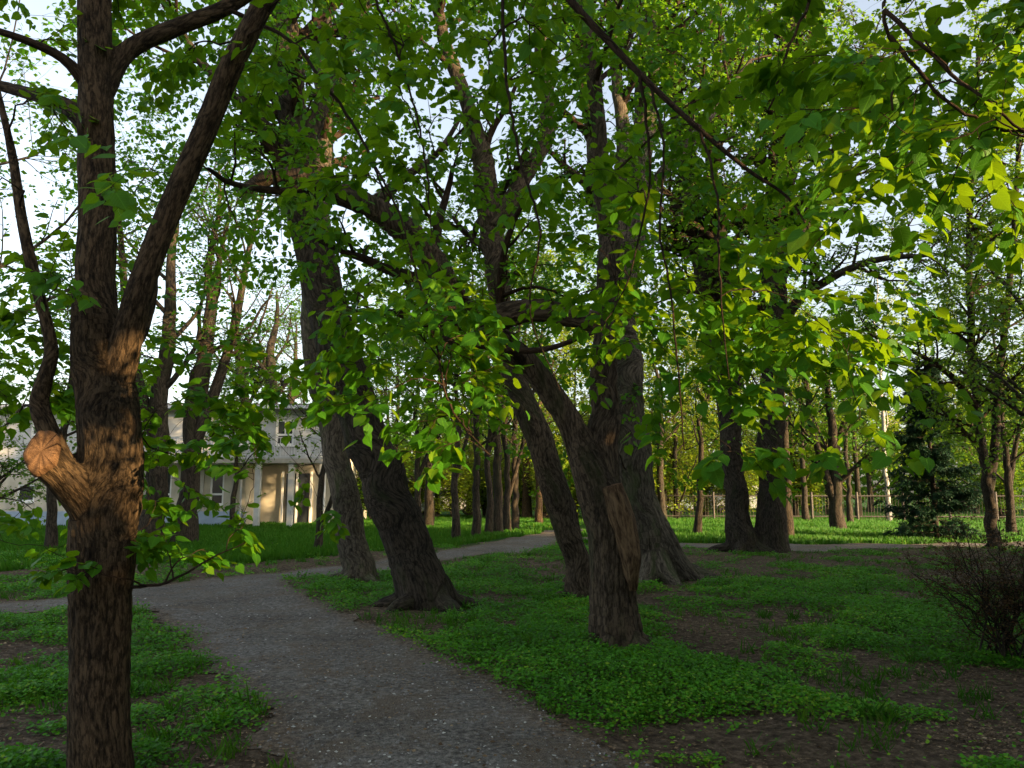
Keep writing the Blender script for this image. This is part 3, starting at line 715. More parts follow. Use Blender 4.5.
# ---- the forked linden close on the left
def left_tree():
    Y = 4.3
    base = P(102, 797, Y); base[2] = 0
    root = thing('linden_tree', 'nearest forked tree at left with sunlit bark and a sawn limb stub', 'tree', base)
    tr = px_limb([(100, 850, 70, Y), (101, 790, 62, Y), (102, 700, 58, Y), (103, 600, 56, Y), (105, 530, 62, Y), (108, 470, 62, Y), (106, 400, 58, Y), (101, 350, 52, Y), (97, 280, 37, Y), (95, 150, 33, Y), (93, 40, 32, Y), (92, -80, 29, Y), (88, -220, 27, Y), (84, -400, 20, Y), (80, -600, 10, Y)])
    tr[0][0][2] = -.2
    r1 = px_limb([(108, 420, 32.0, Y), (120, 365, 32.0, 4.28), (138, 295, 27.2, 4.2), (165, 220, 24.0, 4.15), (195, 150, 23.2, 4.1), (226, 80, 23.2, 4.05), (262, 8, 20.8, 4.0), (300, -70, 19.2, 3.95), (350, -160, 16.0, 3.9), (430, -230, 12.8, 3.85)])
    r2 = px_limb([(98, 100, 22.1, Y), (125, 52, 18.7, 4.4), (175, 28, 17.0, 4.5), (225, 8, 15.3, 4.6), (290, -30, 12.8, 4.7), (400, -70, 9.3, 4.8), (520, -80, 6.8, 5.0)])
    l1 = px_limb([(92, 130, 22, Y), (70, 110, 18, 4.35), (45, 98, 15, 4.45), (10, 88, 12, 4.6), (-50, 70, 9, 4.7), (-120, 40, 6, 4.8)])
    l2 = px_limb([(92, 90, 16, Y), (65, 60, 10, 4.2), (30, 42, 8, 4.1), (-20, 25, 6, 4.0)])
    st = px_limb([(104, 535, 44, Y), (86, 505, 38, 4.22), (64, 476, 36, 4.08), (46, 456, 36, 3.98)])
    l3 = px_limb([(76, 490, 22.1, 4.16), (52, 440, 20.4, 4.16), (38, 405, 18.7, 4.16), (44, 378, 16.1, 4.16), (52, 352, 13.6, 4.18), (47, 322, 11.9, 4.2), (34, 275, 11.9, 4.22), (22, 220, 10.2, 4.25), (14, 165, 9.3, 4.3), (6, 125, 7.6, 4.3), (-10, 60, 5.1, 4.4)])
    s2 = px_limb([(100, 360, 26, Y), (128, 340, 24, 4.45), (140, 320, 20, 4.6), (150, 290, 14, 4.7), (152, 260, 8, 4.8)])
    arc = px_limb([(262, 8, 20, 4.0), (340, -120, 18, 3.8), (450, -160, 14, 3.65), (540, -60, 9, 3.5), (566, -6, 8, 3.45), (612, 45, 7, 3.4), (650, 84, 6, 3.35), (700, 130, 5, 3.3), (748, 170, 4, 3.3), (790, 200, 2.5, 3.3), (820, 250, 1.6, 3.3)])
    limbs = [tr, r1, r2, l1, st, l3, s2]
    remesh_wood('trunk', limbs, .011, BARK_L, root, amp=.015, freq=42, seed=1, wob=.02)
    # sawn stub face
    c = st[0][-1]; n = norm(np.array([.28, -.93, .22])); u = norm(np.cross(n, [0, 0, 1.])); v = np.cross(u, n) * -1
    k = 40; rr = wpx(30, c)
    ringo = []
    for rad_f, dz in ((1.06, -.05), (1.0, .004), (.72, .006), (.4, .004), (0.12, .005)):
        for j in range(k):
            a = j / k * 2 * math.pi; wob = 1 + .10 * math.sin(a * 2 + .6) + .05 * math.sin(a * 5 + 1) + .012 * math.sin(a * 17)
            ringo.append(c + n * (dz + .094 + .006 * math.sin(a * 9) * rad_f) + (u * math.cos(a) * .88 + v * math.sin(a) * 1.5) * rr * rad_f * wob)
    q = [(i * k + j, i * k + (j + 1) % k, (i + 1) * k + (j + 1) % k, (i + 1) * k + j) for i in range(4) for j in range(k)]
    V = np.array(ringo + [c + n * .098]); t = [(4 * k + j, 4 * k + (j + 1) % k, 5 * k) for j in range(k)]
    loc2 = np.array([[((p_ - c) @ u) / rr, ((p_ - c) @ v) / rr, 0] for p_ in V]); o = mesh_obj('sawn_face', V, q, t, mat=CUT, attrs={'lf': loc2}); reloc(o, root); o['label'] = 'orange lit sawn end of the cut limb'
    cr = Crown(101)
    for l in (r1, r2, l1, l2, l3, arc, tr): cr.limb_nodes(*l)
    # thin limbs stay tubes
    for l in (l2, arc):
        p, r = smooth_limb(*l, .05); cr.w.add(p[None], r[None], 10)
    hang = [[(330, -140, 3.6, 3.9), (372, -10, 3.0, 4.0), (394, 44, 2.7, 4.0), (414, 105, 2.4, 4.0), (426, 165, 2.1, 4.0), (432, 235, 1.5, 4.0)],
            [(225, 8, 4.8, 4.6), (290, 40, 3.6, 4.5), (322, 80, 3.3, 4.4), (352, 122, 3.0, 4.3), (372, 160, 2.4, 4.2), (386, 200, 1.8, 4.2)],
            [(372, 160, 2.4, 4.2), (400, 215, 2.4, 4.1), (420, 285, 2.4, 4.0), (436, 345, 2.4, 3.9), (452, 410, 2.4, 3.8), (490, 455, 1.5, 3.7)],
            [(640, 76, 3.6, 3.35), (646, 120, 3.0, 3.4), (650, 170, 2.7, 3.45), (644, 215, 2.4, 3.5), (628, 280, 1.8, 3.5), (600, 330, 1.2, 3.5)],
            [(700, 130, 3.0, 3.3), (716, 190, 2.4, 3.25), (718, 250, 2.4, 3.2), (722, 310, 1.8, 3.2), (730, 380, 1.2, 3.2)],
            [(650, 84, 3.0, 3.35), (664, 150, 2.4, 3.3), (660, 230, 2.4, 3.3), (672, 300, 2.1, 3.3), (680, 390, 1.8, 3.3), (684, 450, 1.2, 3.3)],
            [(132, 587, 3.6, 4.3), (160, 585, 3.0, 4.25), (190, 570, 2.4, 4.2), (216, 556, 1.8, 4.2), (245, 543, 1.2, 4.2)],
            [(500, -110, 4.8, 3.6), (505, 60, 3.6, 3.5), (520, 160, 3.0, 3.45), (540, 230, 2.4, 3.4), (530, 310, 1.8, 3.4), (560, 390, 1.2, 3.4)]]
    for h in hang:
        l = px_limb(h); p, r = smooth_limb(*l, .05)
        p[1:] += cr.rng.normal(0, .003, (len(p) - 1, 3))
        cr.w.add(p[None], r[None], 6); cr.limb_nodes(*l); cr.limb_nodes(*l)
    rows = [-200, -100, 0, 100, 200, 300, 400, 500]
    B = [[.7, .8, .8, .4, .3], [.7, .9, .9, .4, .2], [.35, .9, .9, .3, .1], [.5, .8, .7, .2, 0], [.4, .35, .3, .1, 0], [.6, .9, .8, .1, 0], [.6, .95, .4, 0, 0], [.12, .1, .0, 0, 0]]
    A = [[.2, .3, .5, .7, .8, .7, .4], [.2, .3, .5, .7, .9, .8, .5], [0, .2, .5, .5, .9, .9, .5], [0, .1, .35, .4, .55, .9, .6], [0, 0, .2, .35, .45, .9, .6], [0, 0, .6, .9, .3, 1.0, .8], [0, 0, .05, .3, .10, .2, .08], [0] * 7]
    rng = cr.rng
    cl = sample_map(B, rows, 4.6, 3.7, 5.8, rng) + sample_map(A, rows, 3.1, 3.0, 4.6, rng)
    cl = [c for c in cl if clear(c) and not veils(c)]
    cl += [P(170, 580, 4.2), P(225, 550, 4.2), P(110, 560, 4.0), P(90, 575, 4.0), P(18, 545, 3.9), P(150, 575, 4.1), P(240, 430, 4.2), P(255, 470, 4.2), P(820, 340, 3.3), P(850, 375, 3.3), P(790, 300, 3.3), P(735, 450, 3.1), P(430, 450, 3.7), P(200, 440, 4.4), P(225, 420, 4.4), P(180, 400, 4.5), P(215, 390, 4.6), P(160, 450, 4.5), P(20, 310, 4.6), P(60, 330, 4.8), P(10, 360, 4.7), P(40, 260, 4.9), P(15, 420, 4.5), P(50, 400, 4.8), P(0, 390, 4.6), P(200, 410, 5.0), P(250, 400, 4.8), P(270, 380, 5.0), P(370, 320, 4.0)] + [P(x, y, 3.9 + .07 * (k % 6)) for k, (x, y) in enumerate([(590, 300), (640, 320), (680, 290), (700, 340), (740, 300), (770, 330), (800, 350), (830, 365), (720, 385), (760, 395), (660, 375), (620, 345), (700, 250), (750, 255), (640, 260), (600, 250), (790, 290), (730, 345)])] + [P(x, y, 3.8 + .01 * (k % 5)) for k, (x, y) in enumerate([(400, 300), (430, 290), (455, 310), (480, 300), (420, 335), (450, 350), (410, 380), (440, 385), (470, 390), (430, 420), (460, 425), (455, 365), (360, 320), (385, 360)])]
    lo = sorted(cl, key=lambda c: min(np.linalg.norm(c - nn) for nn in cr.nodes))
    for c in lo:
        low = c[2] < HC + .12 * c[1]
        cr.cluster(c, rng.uniform(.22, .34) if low else rng.uniform(.38, .6), 4 if low else 5, 5, .066, drp=-.1 if low else .22)
    cr.build(root, BARK_S, LEAF_N, 'near')
    return root
left_tree()

# ---- linden whose trunk stands out of view on the right and reaches over the camera
def overhang_tree():
    b = np.array([2.7, -0.6, 0.0])
    root = thing('overhanging_linden', 'broad leaved branches hanging in close across the top right corner', 'tree', b)
    tr = (np.array([[2.7, -.6, -.2], [2.65, -.55, 1.2], [2.55, -.4, 2.5], [2.5, -.2, 3.6], [2.45, .0, 5.0]]), np.array([.22, .17, .15, .13, .10]))
    l1p = [np.array([2.55, -.4, 2.6]), np.array([2.3, .6, 3.3]), P(985, -330, 2.2), P(905, -110, 2.6), P(884, 10, 2.65)]
    l1 = (np.array(l1p), np.array([.07, .05, .030, .017, .011]))
    remesh_wood('trunk', [tr, l1], .016, BARK, root, amp=.012, freq=30, seed=4)
    cr = Crown(202)
    th = [[(884, 10, 5.2, 2.65), (920, 45, 4.1, 2.6), (960, 80, 3.8, 2.55), (1000, 112, 3.0, 2.5), (1040, 150, 2.2, 2.5)],
          [(890, 36, 4.5, 2.65), (915, 66, 3.8, 2.65), (950, 104, 3.4, 2.65), (985, 124, 3.0, 2.65), (1030, 134, 2.2, 2.65)],
          [(884, 10, 3.8, 2.65), (894, 60, 3.0, 2.7), (892, 110, 2.2, 2.7)],
          [(905, -110, 6.0, 2.6), (980, -60, 4.5, 2.5), (1060, 0, 3.8, 2.4), (1120, 80, 2.2, 2.4)],
          [(905, -110, 5.2, 2.6), (840, -60, 4.5, 2.8), (800, 20, 3.0, 2.9), (770, 110, 2.2, 3.0)],
          [(985, -330, 7.5, 2.2), (1000, -150, 4.5, 2.3), (1060, -20, 3.0, 2.3), (1090, 130, 2.2, 2.3)]]
    for h in th:
        l = px_limb(h); p, r = smooth_limb(*l, .04); p[1:] += cr.rng.normal(0, .004, (len(p) - 1, 3)); cr.w.add(p[None], r[None], 6); cr.limb_nodes(*l)
    cr.limb_nodes(*l1)
    rows = [-200, -100, 0, 100, 200]
    A = [[.5, .9, 1, 1], [.6, 1, 1, 1], [.7, 1, 1, 1], [.15, .5, .8, .9], [0, .05, .15, .3]]
    rng = cr.rng
    cl = sample_map(A, rows, 3.6, 2.3, 3.6, rng, 128, 720) 
    cl = [c for c in cl if clear(c)] + [P(x, y, 2.5 + .06 * (k % 4)) for k, (x, y) in enumerate([(915, 50), (945, 95), (985, 60), (1005, 105), (960, 30), (1000, 160), (930, 130), (1015, 30), (970, 130), (890, 70)])] + [P(862, 110, 2.5), P(875, 185, 2.6), P(840, 50, 2.6)]
    lo = sorted(cl, key=lambda c: min(np.linalg.norm(c - nn) for nn in cr.nodes))
    for c in lo: cr.cluster(c, rng.uniform(.34, .5), 5, 5, .064, r0=.004)
    cr.build(root, BARK_S, LEAF_N, 'near')
overhang_tree()

# ---- old trees of the middle ground
def hero(name, label, limbs, bark, vox, amp, freq, seed, upper, leafmat, leaf=.085, n1=7, n2=6, nl=5, extra=None, wob=.05, lo_t=.2, ratio=.42, thin=(), stubs=()):
    b = limbs[0][0][0].copy(); b[2] = 0
    root = thing(name, label, 'tree', b)
    limbs[0][0][0][:2] = limbs[0][0][1][:2] + (limbs[0][0][0][:2] - limbs[0][0][1][:2]) * .4; limbs[0][0][0][2] = -.6
    rg = np.random.default_rng(seed + 40); roots = []
    rb = limbs[0][1][1]; cx = limbs[0][0][1]
    for k in range(6):
        az = k * 1.047 + rg.uniform(-.35, .35); L = rb * rg.uniform(1.5, 2.3); dx, dy = math.cos(az), math.sin(az)
        roots.append((np.array([[cx[0] + dx * rb * .45, cx[1] + dy * rb * .45, rb * .8], [cx[0] + dx * rb * .85, cx[1] + dy * rb * .85, rb * .22], [cx[0] + dx * L * .8, cx[1] + dy * L * .8, .02], [cx[0] + dx * L * 1.15, cx[1] + dy * L * 1.15, -.12]]), np.array([.30, .34, .22, .10]) * rb))
    limbs = list(limbs) + roots
    remesh_wood('trunk', limbs, vox, bark, root, amp=amp, freq=freq, seed=seed, wob=wob)
    cr = Crown(300 + seed); rng = cr.rng
    for l in list(thin):
        p, r = smooth_limb(*l, .08); cr.w.add(p[None], r[None], 8)
    for l in upper:
        p, r = resample(*l, 10)
        Lg = np.linalg.norm(np.diff(p, axis=0), axis=1).sum()
        c1, r1 = children(p[None], r[None], int(n1 * max(1, Lg / 3)), .01, rng, 8, lo_t, 1., 1.0, .18, .55, .45, .12, lmin=1.5)
        cr.w.add(c1, r1, 6)
        c2, r2 = children(c1, r1, n2, ratio, rng, 6, .2, 1., .95, .08, .6, .5, .13, flat=.3, droop=.12)
        cr.w.add(c2, r2, 4)
        c3, r3 = children(c2, r2, 4, .5, rng, 5, .25, 1., .9, .0, .7, .6, .12, lmin=.18, flat=.5, droop=.25)
        cr.w.add(c3, r3, 3)
        cr.L.append(leaf_on(c3, nl, rng, leaf)); cr.L.append(leaf_on(c2, nl, rng, leaf, tmin=.4))
        for q in c1: 
            for k in (3, 6): cr.nodes.append(q[k]); cr.nr.append(.012)
    for l in limbs[:len(limbs) - 6]: cr.limb_nodes(*l)
    if extra:
        for c, s in [e for e in extra(rng) if not veils(e[0])]: cr.cluster(c, s, 5, 5, leaf, r0=.008)
    cr.build(root, BARK_S, leafmat, 'mid')
    return root

def stub(root, pts, rad, mat_side, name='sawn_stub', label=None, tip=(0, 0, 1)):
    p, r = smooth_limb(np.array(pts), np.array(rad), .04)
    rng = np.random.default_rng(3)
    V, q, b = tube_batch(p[None], r[None], 24)
    nz = (vnoise(b * 30) - .5) * .035
    ctr = np.repeat(p, 24, axis=0); V = V + norm(V - ctr) * nz[:, None]
    o = mesh_obj(name, V, q, mat=mat_side, attrs={'bark': b}); reloc(o, root)
    if label: o['label'] = label
    e = V[-24:]; c = e.mean(0)
    inn = c + (e - c) * .55 + norm(p[-1] - p[-2]) * .012
    Vf = np.vstack([e + norm(p[-1] - p[-2]) * .003, inn, c + norm(p[-1] - p[-2]) * .006])
    qf = [(j, (j + 1) % 24, 24 + (j + 1) % 24, 24 + j) for j in range(24)]; tf = [(24 + j, 24 + (j + 1) % 24, 48) for j in range(24)]
    ax1 = norm(e[0] - c); ax2 = np.cross(ax1, norm(p[-1] - p[-2])); rr = np.linalg.norm(e[0] - c)
    f = mesh_obj('sawn_face', Vf, qf, tf, mat=CUT, attrs={'lf': np.stack([(Vf - c) @ ax1 / rr, (Vf - c) @ ax2 / rr, np.zeros(len(Vf))], 1)}); f.parent = o
    off = np.array(root.location, np.float32); co = Vf.astype(np.float32) - off; f.data.vertices.foreach_set('co', co.ravel()); f.data.update()
    return o

def mid_extra(x0, x1, y0, y1, Y0, Y1, n, s=.9, holes=()):
    def f(rng):
        out = []
        while len(out) < n:
            px = rng.uniform(x0, x1); py = rng.uniform(y0, y1)
            if any(((px - h[0]) / h[2]) ** 2 + ((py - h[1]) / h[3]) ** 2 < 1 for h in holes) and rng.random() < .4: continue
            out.append((P(px, py, rng.uniform(Y0, Y1)), rng.uniform(.7, 1.1) * s))
        return out
    return f
HOLES = [(40, 215, 50, 50), (30, 80, 40, 50), (170, 270, 60, 45), (240, 330, 60, 50), (215, 410, 70, 40), (365, 205, 45, 50), (420, 110, 50, 70), (880, 110, 40, 30), (880, 260, 60, 60), (920, 340, 40, 40), (980, 210, 45, 40), (165, 330, 45, 50), (300, 380, 50, 40), (490, 60, 40, 40), (937, 450, 70, 110), (840, 440, 60, 80), (760, 470, 60, 90)]

# central tree with the arching limb
Yc = 8.2
c_tr = px_limb([(620, 700, 66.5, Yc), (618, 655, 57.0, Yc), (614, 600, 47.5, Yc), (608, 540, 46.5, Yc), (600, 490, 45.6, Yc), (580, 444, 27.5, 8.12), (556, 404, 24.7, 8.08), (530, 371, 23.8, 8.0), (500, 343, 26.6, 7.9), (472, 320, 29.4, 7.8), (448, 296, 33.2, 7.7), (430, 262, 31.3, 7.6), (404, 232, 28.5, 7.5), (370, 207, 25.6, 7.4), (330, 191, 23.8, 7.3), (292, 178, 19.0, 7.25), (264, 180, 16.1, 7.2), (240, 196, 12.3, 7.2)])
c_st = px_limb([(606, 520, 40, Yc), (602, 460, 35, 8.22), (604, 400, 30, 8.25), (608, 350, 27, 8.3), (611, 280, 23, 8.35), (606, 200, 18, 8.4), (596, 100, 15, 8.4), (585, 0, 12, 8.4), (570, -150, 8, 8.4), (560, -280, 4, 8.4)])
c_b1 = px_limb([(372, 208, 18, 7.4), (395, 185, 12, 7.5), (412, 172, 9, 7.6), (440, 150, 6, 7.8), (470, 100, 4, 8.)])
c_b2 = px_limb([(448, 300, 20, 7.7), (446, 335, 12, 7.5), (480, 345, 8, 7.4), (540, 350, 6, 7.3), (600, 330, 4, 7.2)])
ct = hero('linden_tree', 'split furrowed tree at centre with a thick limb arching left and a bare wood wound', [c_tr, c_st, c_b1], BARK, .018, .030, 17, 3, [c_tr, c_st, c_b1],
          LEAF_M, .085, n1=3, n2=5, nl=4, lo_t=.45, thin=[c_b2],
          extra=mid_extra(200, 800, -80, 330, 6.8, 10.5, 190, .75, HOLES), wob=.04)
stub(ct, [P(632, 590, 8.04), P(631, 560, 7.99), P(622, 520, 7.98), P(612, 486, 7.97)], [.04, .10, .125, .105], DEAD, 'dead_wood', 'bare pale split wood with a sawn top')
stub(ct, [P(478, 328, 7.75), P(510, 314, 7.6), P(545, 311, 7.5), P(596, 322, 7.35)], [.15, .125, .11, .10], BARK, 'sawn_stub', 'short horizontal sawn limb')

# leaning dark tree beside the path and the paler one behind it
Yl = 11.3
l_tr = px_limb([(440, 640, 77.4, Yl), (428, 606, 58.5, Yl), (412, 560, 49.0, Yl), (396, 515, 45.6, Yl), (372, 450, 43.9, Yl), (350, 385, 43.0, Yl), (326, 305, 39.6, Yl), (309, 225, 36.1, Yl), (298, 140, 31.0, Yl), (288, 50, 26.7, Yl), (280, -40, 23.2, Yl), (270, -180, 17.2, Yl), (262, -330, 10.3, Yl)])
l_b1 = px_limb([(312, 240, 22, Yl), (290, 170, 16, 11.), (250, 110, 12, 10.8), (200, 60, 9, 10.6), (150, -20, 6, 10.4)])
l_b2 = px_limb([(300, 150, 22, Yl), (330, 90, 15, 11.4), (360, 20, 12, 11.5), (400, -80, 8, 11.6)])
lt = hero('leaning_tree', 'dark thick trunk leaning left at the right edge of the gravel path', [l_tr, l_b1, l_b2], BARK_D, .022, .026, 17, 5, [l_tr, l_b1, l_b2], LEAF_M, .09, n1=4, n2=6, nl=4, lo_t=.42,
          extra=mid_extra(60, 440, -80, 340, 9.0, 13.5, 120, .85, HOLES))
Yp = 14.5
p_tr = px_limb([(362, 610, 49.4, Yp), (358, 580, 34.2, Yp), (352, 540, 29.4, Yp), (343, 490, 27.5, Yp), (330, 420, 26.6, Yp), (319, 355, 28.5, Yp), (316, 290, 26.6, Yp), (318, 220, 24.7, Yp), (324, 130, 20.9, Yp), (326, 30, 16.1, Yp), (330, -80, 11.4, Yp), (332, -180, 6.6, Yp)])
hero('linden_tree', 'slimmer greyish trunk just behind the dark leaning trunk by the path', [p_tr], BARK_G, .024, .020, 17, 6, [p_tr], LEAF_M, .09, n1=5, n2=6, nl=4, lo_t=.5)

# thin leaning tree with the high fork
Yt = 12.1
t_tr = px_limb([(588, 625, 39.6, Yt), (582, 598, 29.7, Yt), (573, 550, 25.2, Yt), (560, 500, 29.7, Yt), (540, 440, 27.0, Yt), (520, 388, 23.4, Yt), (502, 315, 22.5, Yt), (493, 250, 24.3, Yt), (487, 195, 25.2, Yt), (472, 115, 16.2, Yt), (450, 50, 13.5, Yt), (428, -20, 10.8, Yt), (400, -140, 7.2, Yt)])
t_b1 = px_limb([(492, 225, 26, Yt), (515, 195, 20, Yt), (538, 155, 17, 12.2), (550, 110, 15, 12.3), (540, 40, 13, 12.4), (528, -40, 11, 12.5), (520, -180, 6, 12.6)])
hero('leaning_tree', 'narrow trunk leaning left behind the central tree with a high dark fork', [t_tr, t_b1], BARK, .022, .022, 17, 7, [t_tr, t_b1], LEAF_M, .09, n1=4, n2=6, nl=4, lo_t=.45,
     extra=mid_extra(360, 660, -80, 420, 10.5, 14.5, 80, .9, HOLES))

# big old tree behind the centre, with its root flare
Yb = 14.7
b_tr = px_limb([(658, 625, 97.2, Yb), (654, 590, 68.0, Yb), (648, 560, 53.5, Yb), (638, 510, 45.4, Yb), (629, 440, 41.3, Yb), (623, 370, 38.8, Yb), (618, 310, 37.3, Yb), (612, 250, 29.2, Yb), (600, 175, 21.9, Yb), (588, 85, 18.6, Yb), (580, -30, 14.5, Yb), (570, -170, 8.1, Yb)])
b_b1 = px_limb([(618, 310, 40, Yb), (630, 235, 30, Yb), (640, 160, 26, Yb), (648, 80, 22, Yb), (655, -20, 17, Yb), (665, -160, 10, Yb)])
b_b2 = px_limb([(620, 300, 22, Yb), (612, 220, 18, 14.4), (622, 140, 15, 14.3), (616, 50, 12, 14.2), (620, -80, 8, 14.2)])
b_b3 = px_limb([(636, 220, 16, Yb), (664, 170, 12, 14.6), (700, 130, 9, 14.4), (750, 60, 6, 14.3)])
b_r1 = px_limb([(640, 500, 36.0, Yb), (660, 545, 34.2, 14.6), (684, 574, 25.2, 14.5), (708, 592, 16.2, 14.4), (735, 606, 7.2, 14.3)])
b_r2 = px_limb([(640, 555, 30, 14.6), (640, 590, 22, 14.2), (650, 612, 12, 13.9)])
bt = hero('old_linden', 'broad old trunk with flaring roots directly behind the central split tree', [b_tr, b_b1, b_b2, b_b3, b_r1, b_r2], BARK_G, .030, .035, 13, 8, [b_tr, b_b1, b_b2, b_b3], LEAF_M, .095, n1=5, n2=6, nl=4, lo_t=.42,
     extra=mid_extra(500, 840, -60, 470, 12.5, 17, 110, 1.0, HOLES))

# double trunk on the right
Yd = 21.5
d_1 = px_limb([(746, 580, 50, Yd), (744, 548, 36, Yd), (737, 510, 23, Yd), (731, 440, 22, Yd), (722, 375, 22, Yd), (714, 315, 27, Yd), (702, 255, 23, Yd), (690, 195, 20, Yd), (678, 120, 16, Yd), (664, 30, 12, Yd), (655, -80, 7, Yd)])
d_2 = px_limb([(772, 580, 48, Yd), (771, 548, 36, Yd), (771, 500, 26, Yd), (771, 430, 25, Yd), (773, 350, 24, Yd), (775, 270, 28, Yd), (779, 190, 25, Yd), (784, 110, 20, Yd), (790, 20, 15, Yd), (796, -90, 9, Yd)])
d_3 = px_limb([(732, 390, 24, Yd), (722, 320, 20, 21.2), (722, 250, 17, 21.), (712, 180, 13, 20.9), (716, 80, 9, 20.8), (720, -40, 5, 20.8)])
d_4 = px_limb([(774, 285, 18, Yd), (800, 230, 13, 21.2), (825, 175, 10, 21.), (850, 110, 8, 20.8), (880, 40, 5, 20.6)])
d_5 = px_limb([(778, 215, 16, Yd), (800, 140, 12, 21.8), (812, 60, 9, 22.), (820, -40, 6, 22.)])
d_6 = px_limb([(772, 335, 12, Yd), (810, 290, 9, 21.), (870, 262, 7, 20.5), (930, 255, 4, 20.)])
hero('twin_trunk_tree', 'pair of stout trunks joined at the base beyond the ground cover, right of centre', [d_1, d_2, d_3, d_4, d_5, d_6], BARK_D, .030, .022, 14, 9, [d_1, d_2, d_3, d_4, d_5, d_6], LEAF_F, .10, n1=9, n2=8, nl=4, lo_t=.3, ratio=.55,
     extra=mid_extra(640, 1080, -60, 400, 14, 20, 110, 1.3, HOLES))

# slim two-stemmed tree at the right edge
Yr = 22.5
r_1 = px_limb([(995, 570, 17, Yr), (993, 545, 13, Yr), (990, 505, 11, Yr), (984, 460, 9.5, Yr), (977, 400, 8, Yr), (971, 330, 7, Yr), (968, 250, 6, Yr), (972, 150, 6, Yr), (980, 40, 4, Yr)])
r_2 = px_limb([(989, 490, 9, Yr), (996, 430, 8, Yr), (1000, 370, 7, Yr), (1008, 300, 6, Yr), (1016, 210, 6, Yr), (1020, 100, 4, Yr)])
r_3 = px_limb([(978, 410, 8, Yr), (950, 375, 6, 22.3), (910, 350, 4, 22.), (870, 335, 3, 21.6)])
hero('slim_tree', 'slim two stemmed tree at the right edge beside the dark spruce', [r_1, r_2], BARK_D, .022, .010, 14, 10, [r_1, r_2, r_3], LEAF_F, .10, n1=9, n2=7, nl=4, lo_t=.2, ratio=.5, thin=[r_3],
     extra=mid_extra(820, 1120, 60, 440, 17, 23, 60, 1.2, HOLES))

# ------------------------------------------------------------------ park trees further off
def park_tree(name, label, px, by, wpix, bark, mat, seed, height=11., lean=0., group=None, fork=0, hb=.28, cr=3.2, dens=1.0, Y=None, leaf=.13, bend=0., low=False):
    b = G(px, by) if Y is None else P(px, 500, Y); b[2] = 0
    rng = np.random.default_rng(seed)
    root = thing(name, label, 'tree', b, group)
    r0 = wpix * .76 / 2 / F * b[1]
    n = 9; s = np.linspace(0, 1, n)
    tr = np.stack([b[0] + lean * height * s + bend * np.sin(s * 3.0) + rng.normal(0, .05, n) * s * 3, b[1] + rng.normal(0, .05, n) * s * 3, -.15 + (height + .15) * s], 1)
    rad = r0 * np.array([1.55, 1.05, .95, .85, .72, .56, .42, .27, .10])
    wd = Wood()
    p, r = smooth_limb(tr, rad, .3)
    p[1:-1] += rng.normal(0, .02, (len(p) - 2, 3))
    wd.add(p[None], r[None], 12)
    ups = [(tr, rad)]
    for k in range(fork):
        t = rng.uniform(.18, .32); i = int(t * 8); a = tr[i]
        az = rng.uniform(0, 6.28) if k else (0 if rng.random() < .5 else 3.14)
        H = height - a[2]
        q = np.stack([a[0] + math.cos(az) * height * .16 * np.array([0, .25, .5, .75, 1.0]) ** .8, a[1] + math.sin(az) * height * .14 * np.linspace(0, 1, 5), a[2] + H * np.array([0, .2, .45, .7, .95])], 1)
        q[1:] += rng.normal(0, .12, (4, 3))
        rr = rad[i] * np.array([.75, .62, .48, .32, .10]); pq, rq = smooth_limb(q, rr, .3); wd.add(pq[None], rq[None], 10); ups.append((q, rr))
    wd.build('trunk', bark, root)
    cw = Wood(); L = []
    for (q, rr) in ups:
        K = 10; pp, rp = resample(q, rr, K)
        c1, r1 = children(pp[None], rp[None], int((13 if len(ups) == 1 else 8) * dens ** .5), .01, rng, 7, hb, .98, 1., .30, .45, .42, .12, lmin=cr)
        cw.add(c1, r1, 5)
        c2, r2 = children(c1, r1, 7, .45, rng, 5, .2, 1., .95, .08, .6, .5, .14, flat=.25, droop=.15)
        cw.add(c2, r2, 3)
        c3, r3 = children(c2, r2, 5, .5, rng, 4, .2, 1., .9, 0, .7, .6, .14, lmin=.35, flat=.4, droop=.25)
        cw.add(c3, np.maximum(r3, .003), 3)
        nl = max(2, int(round(4 * dens)))
        L.append(leaf_on(c3, nl + 1, rng, leaf, svar=.4)); L.append(leaf_on(c2, nl, rng, leaf, tmin=.3, svar=.4))
    cw.build('branches', bark, root)
    L = [np.concatenate([l[k] for l in L]) for k in range(4)]
    L[0] = L[0] + rng.normal(0, .10, L[0].shape)
    leaves('crown', *L, 'far', mat, root, rng, rnd=rng.beta(1.5, 1.8, len(L[0])))
    return root

LB = 'lawn trees behind the leaning trunks'
park_tree('lawn_tree', 'tall trunk just right of the nearest tree, in front of the pale building', 151, 548, 26, BARK_D, LEAF_M, 1, 12, .01, hb=.3, dens=1.1, cr=3.2, fork=1, leaf=.11)
park_tree('lawn_tree', 'trunk leaning right before the balcony of the pale building', 184, 546, 24, BARK_D, LEAF_M, 2, 12, .035, hb=.3, dens=.9, cr=3.0, fork=2, leaf=.11)
park_tree('lawn_tree', 'forked tree with two bare rising stems before the glazed corner of the building', 262, 524, 26, BARK_D, LEAF_F, 3, 12, .03, hb=.35, dens=.8, cr=3.0, fork=2, leaf=.11)
park_tree('lawn_tree', 'second bare stemmed tree close beside the forked one before the building corner', 281, 522, 17, BARK_D, LEAF_F, 4, 11, .05, hb=.35, dens=.8, cr=2.8, fork=1, leaf=.11)
park_tree('young_tree', 'small thin tree left of the pale leaning trunk on the lawn', 319, 552, 9, BARK_D, LEAF_F, 5, 5.5, .01, hb=.35, dens=.6, cr=1.6, fork=1, leaf=.10)
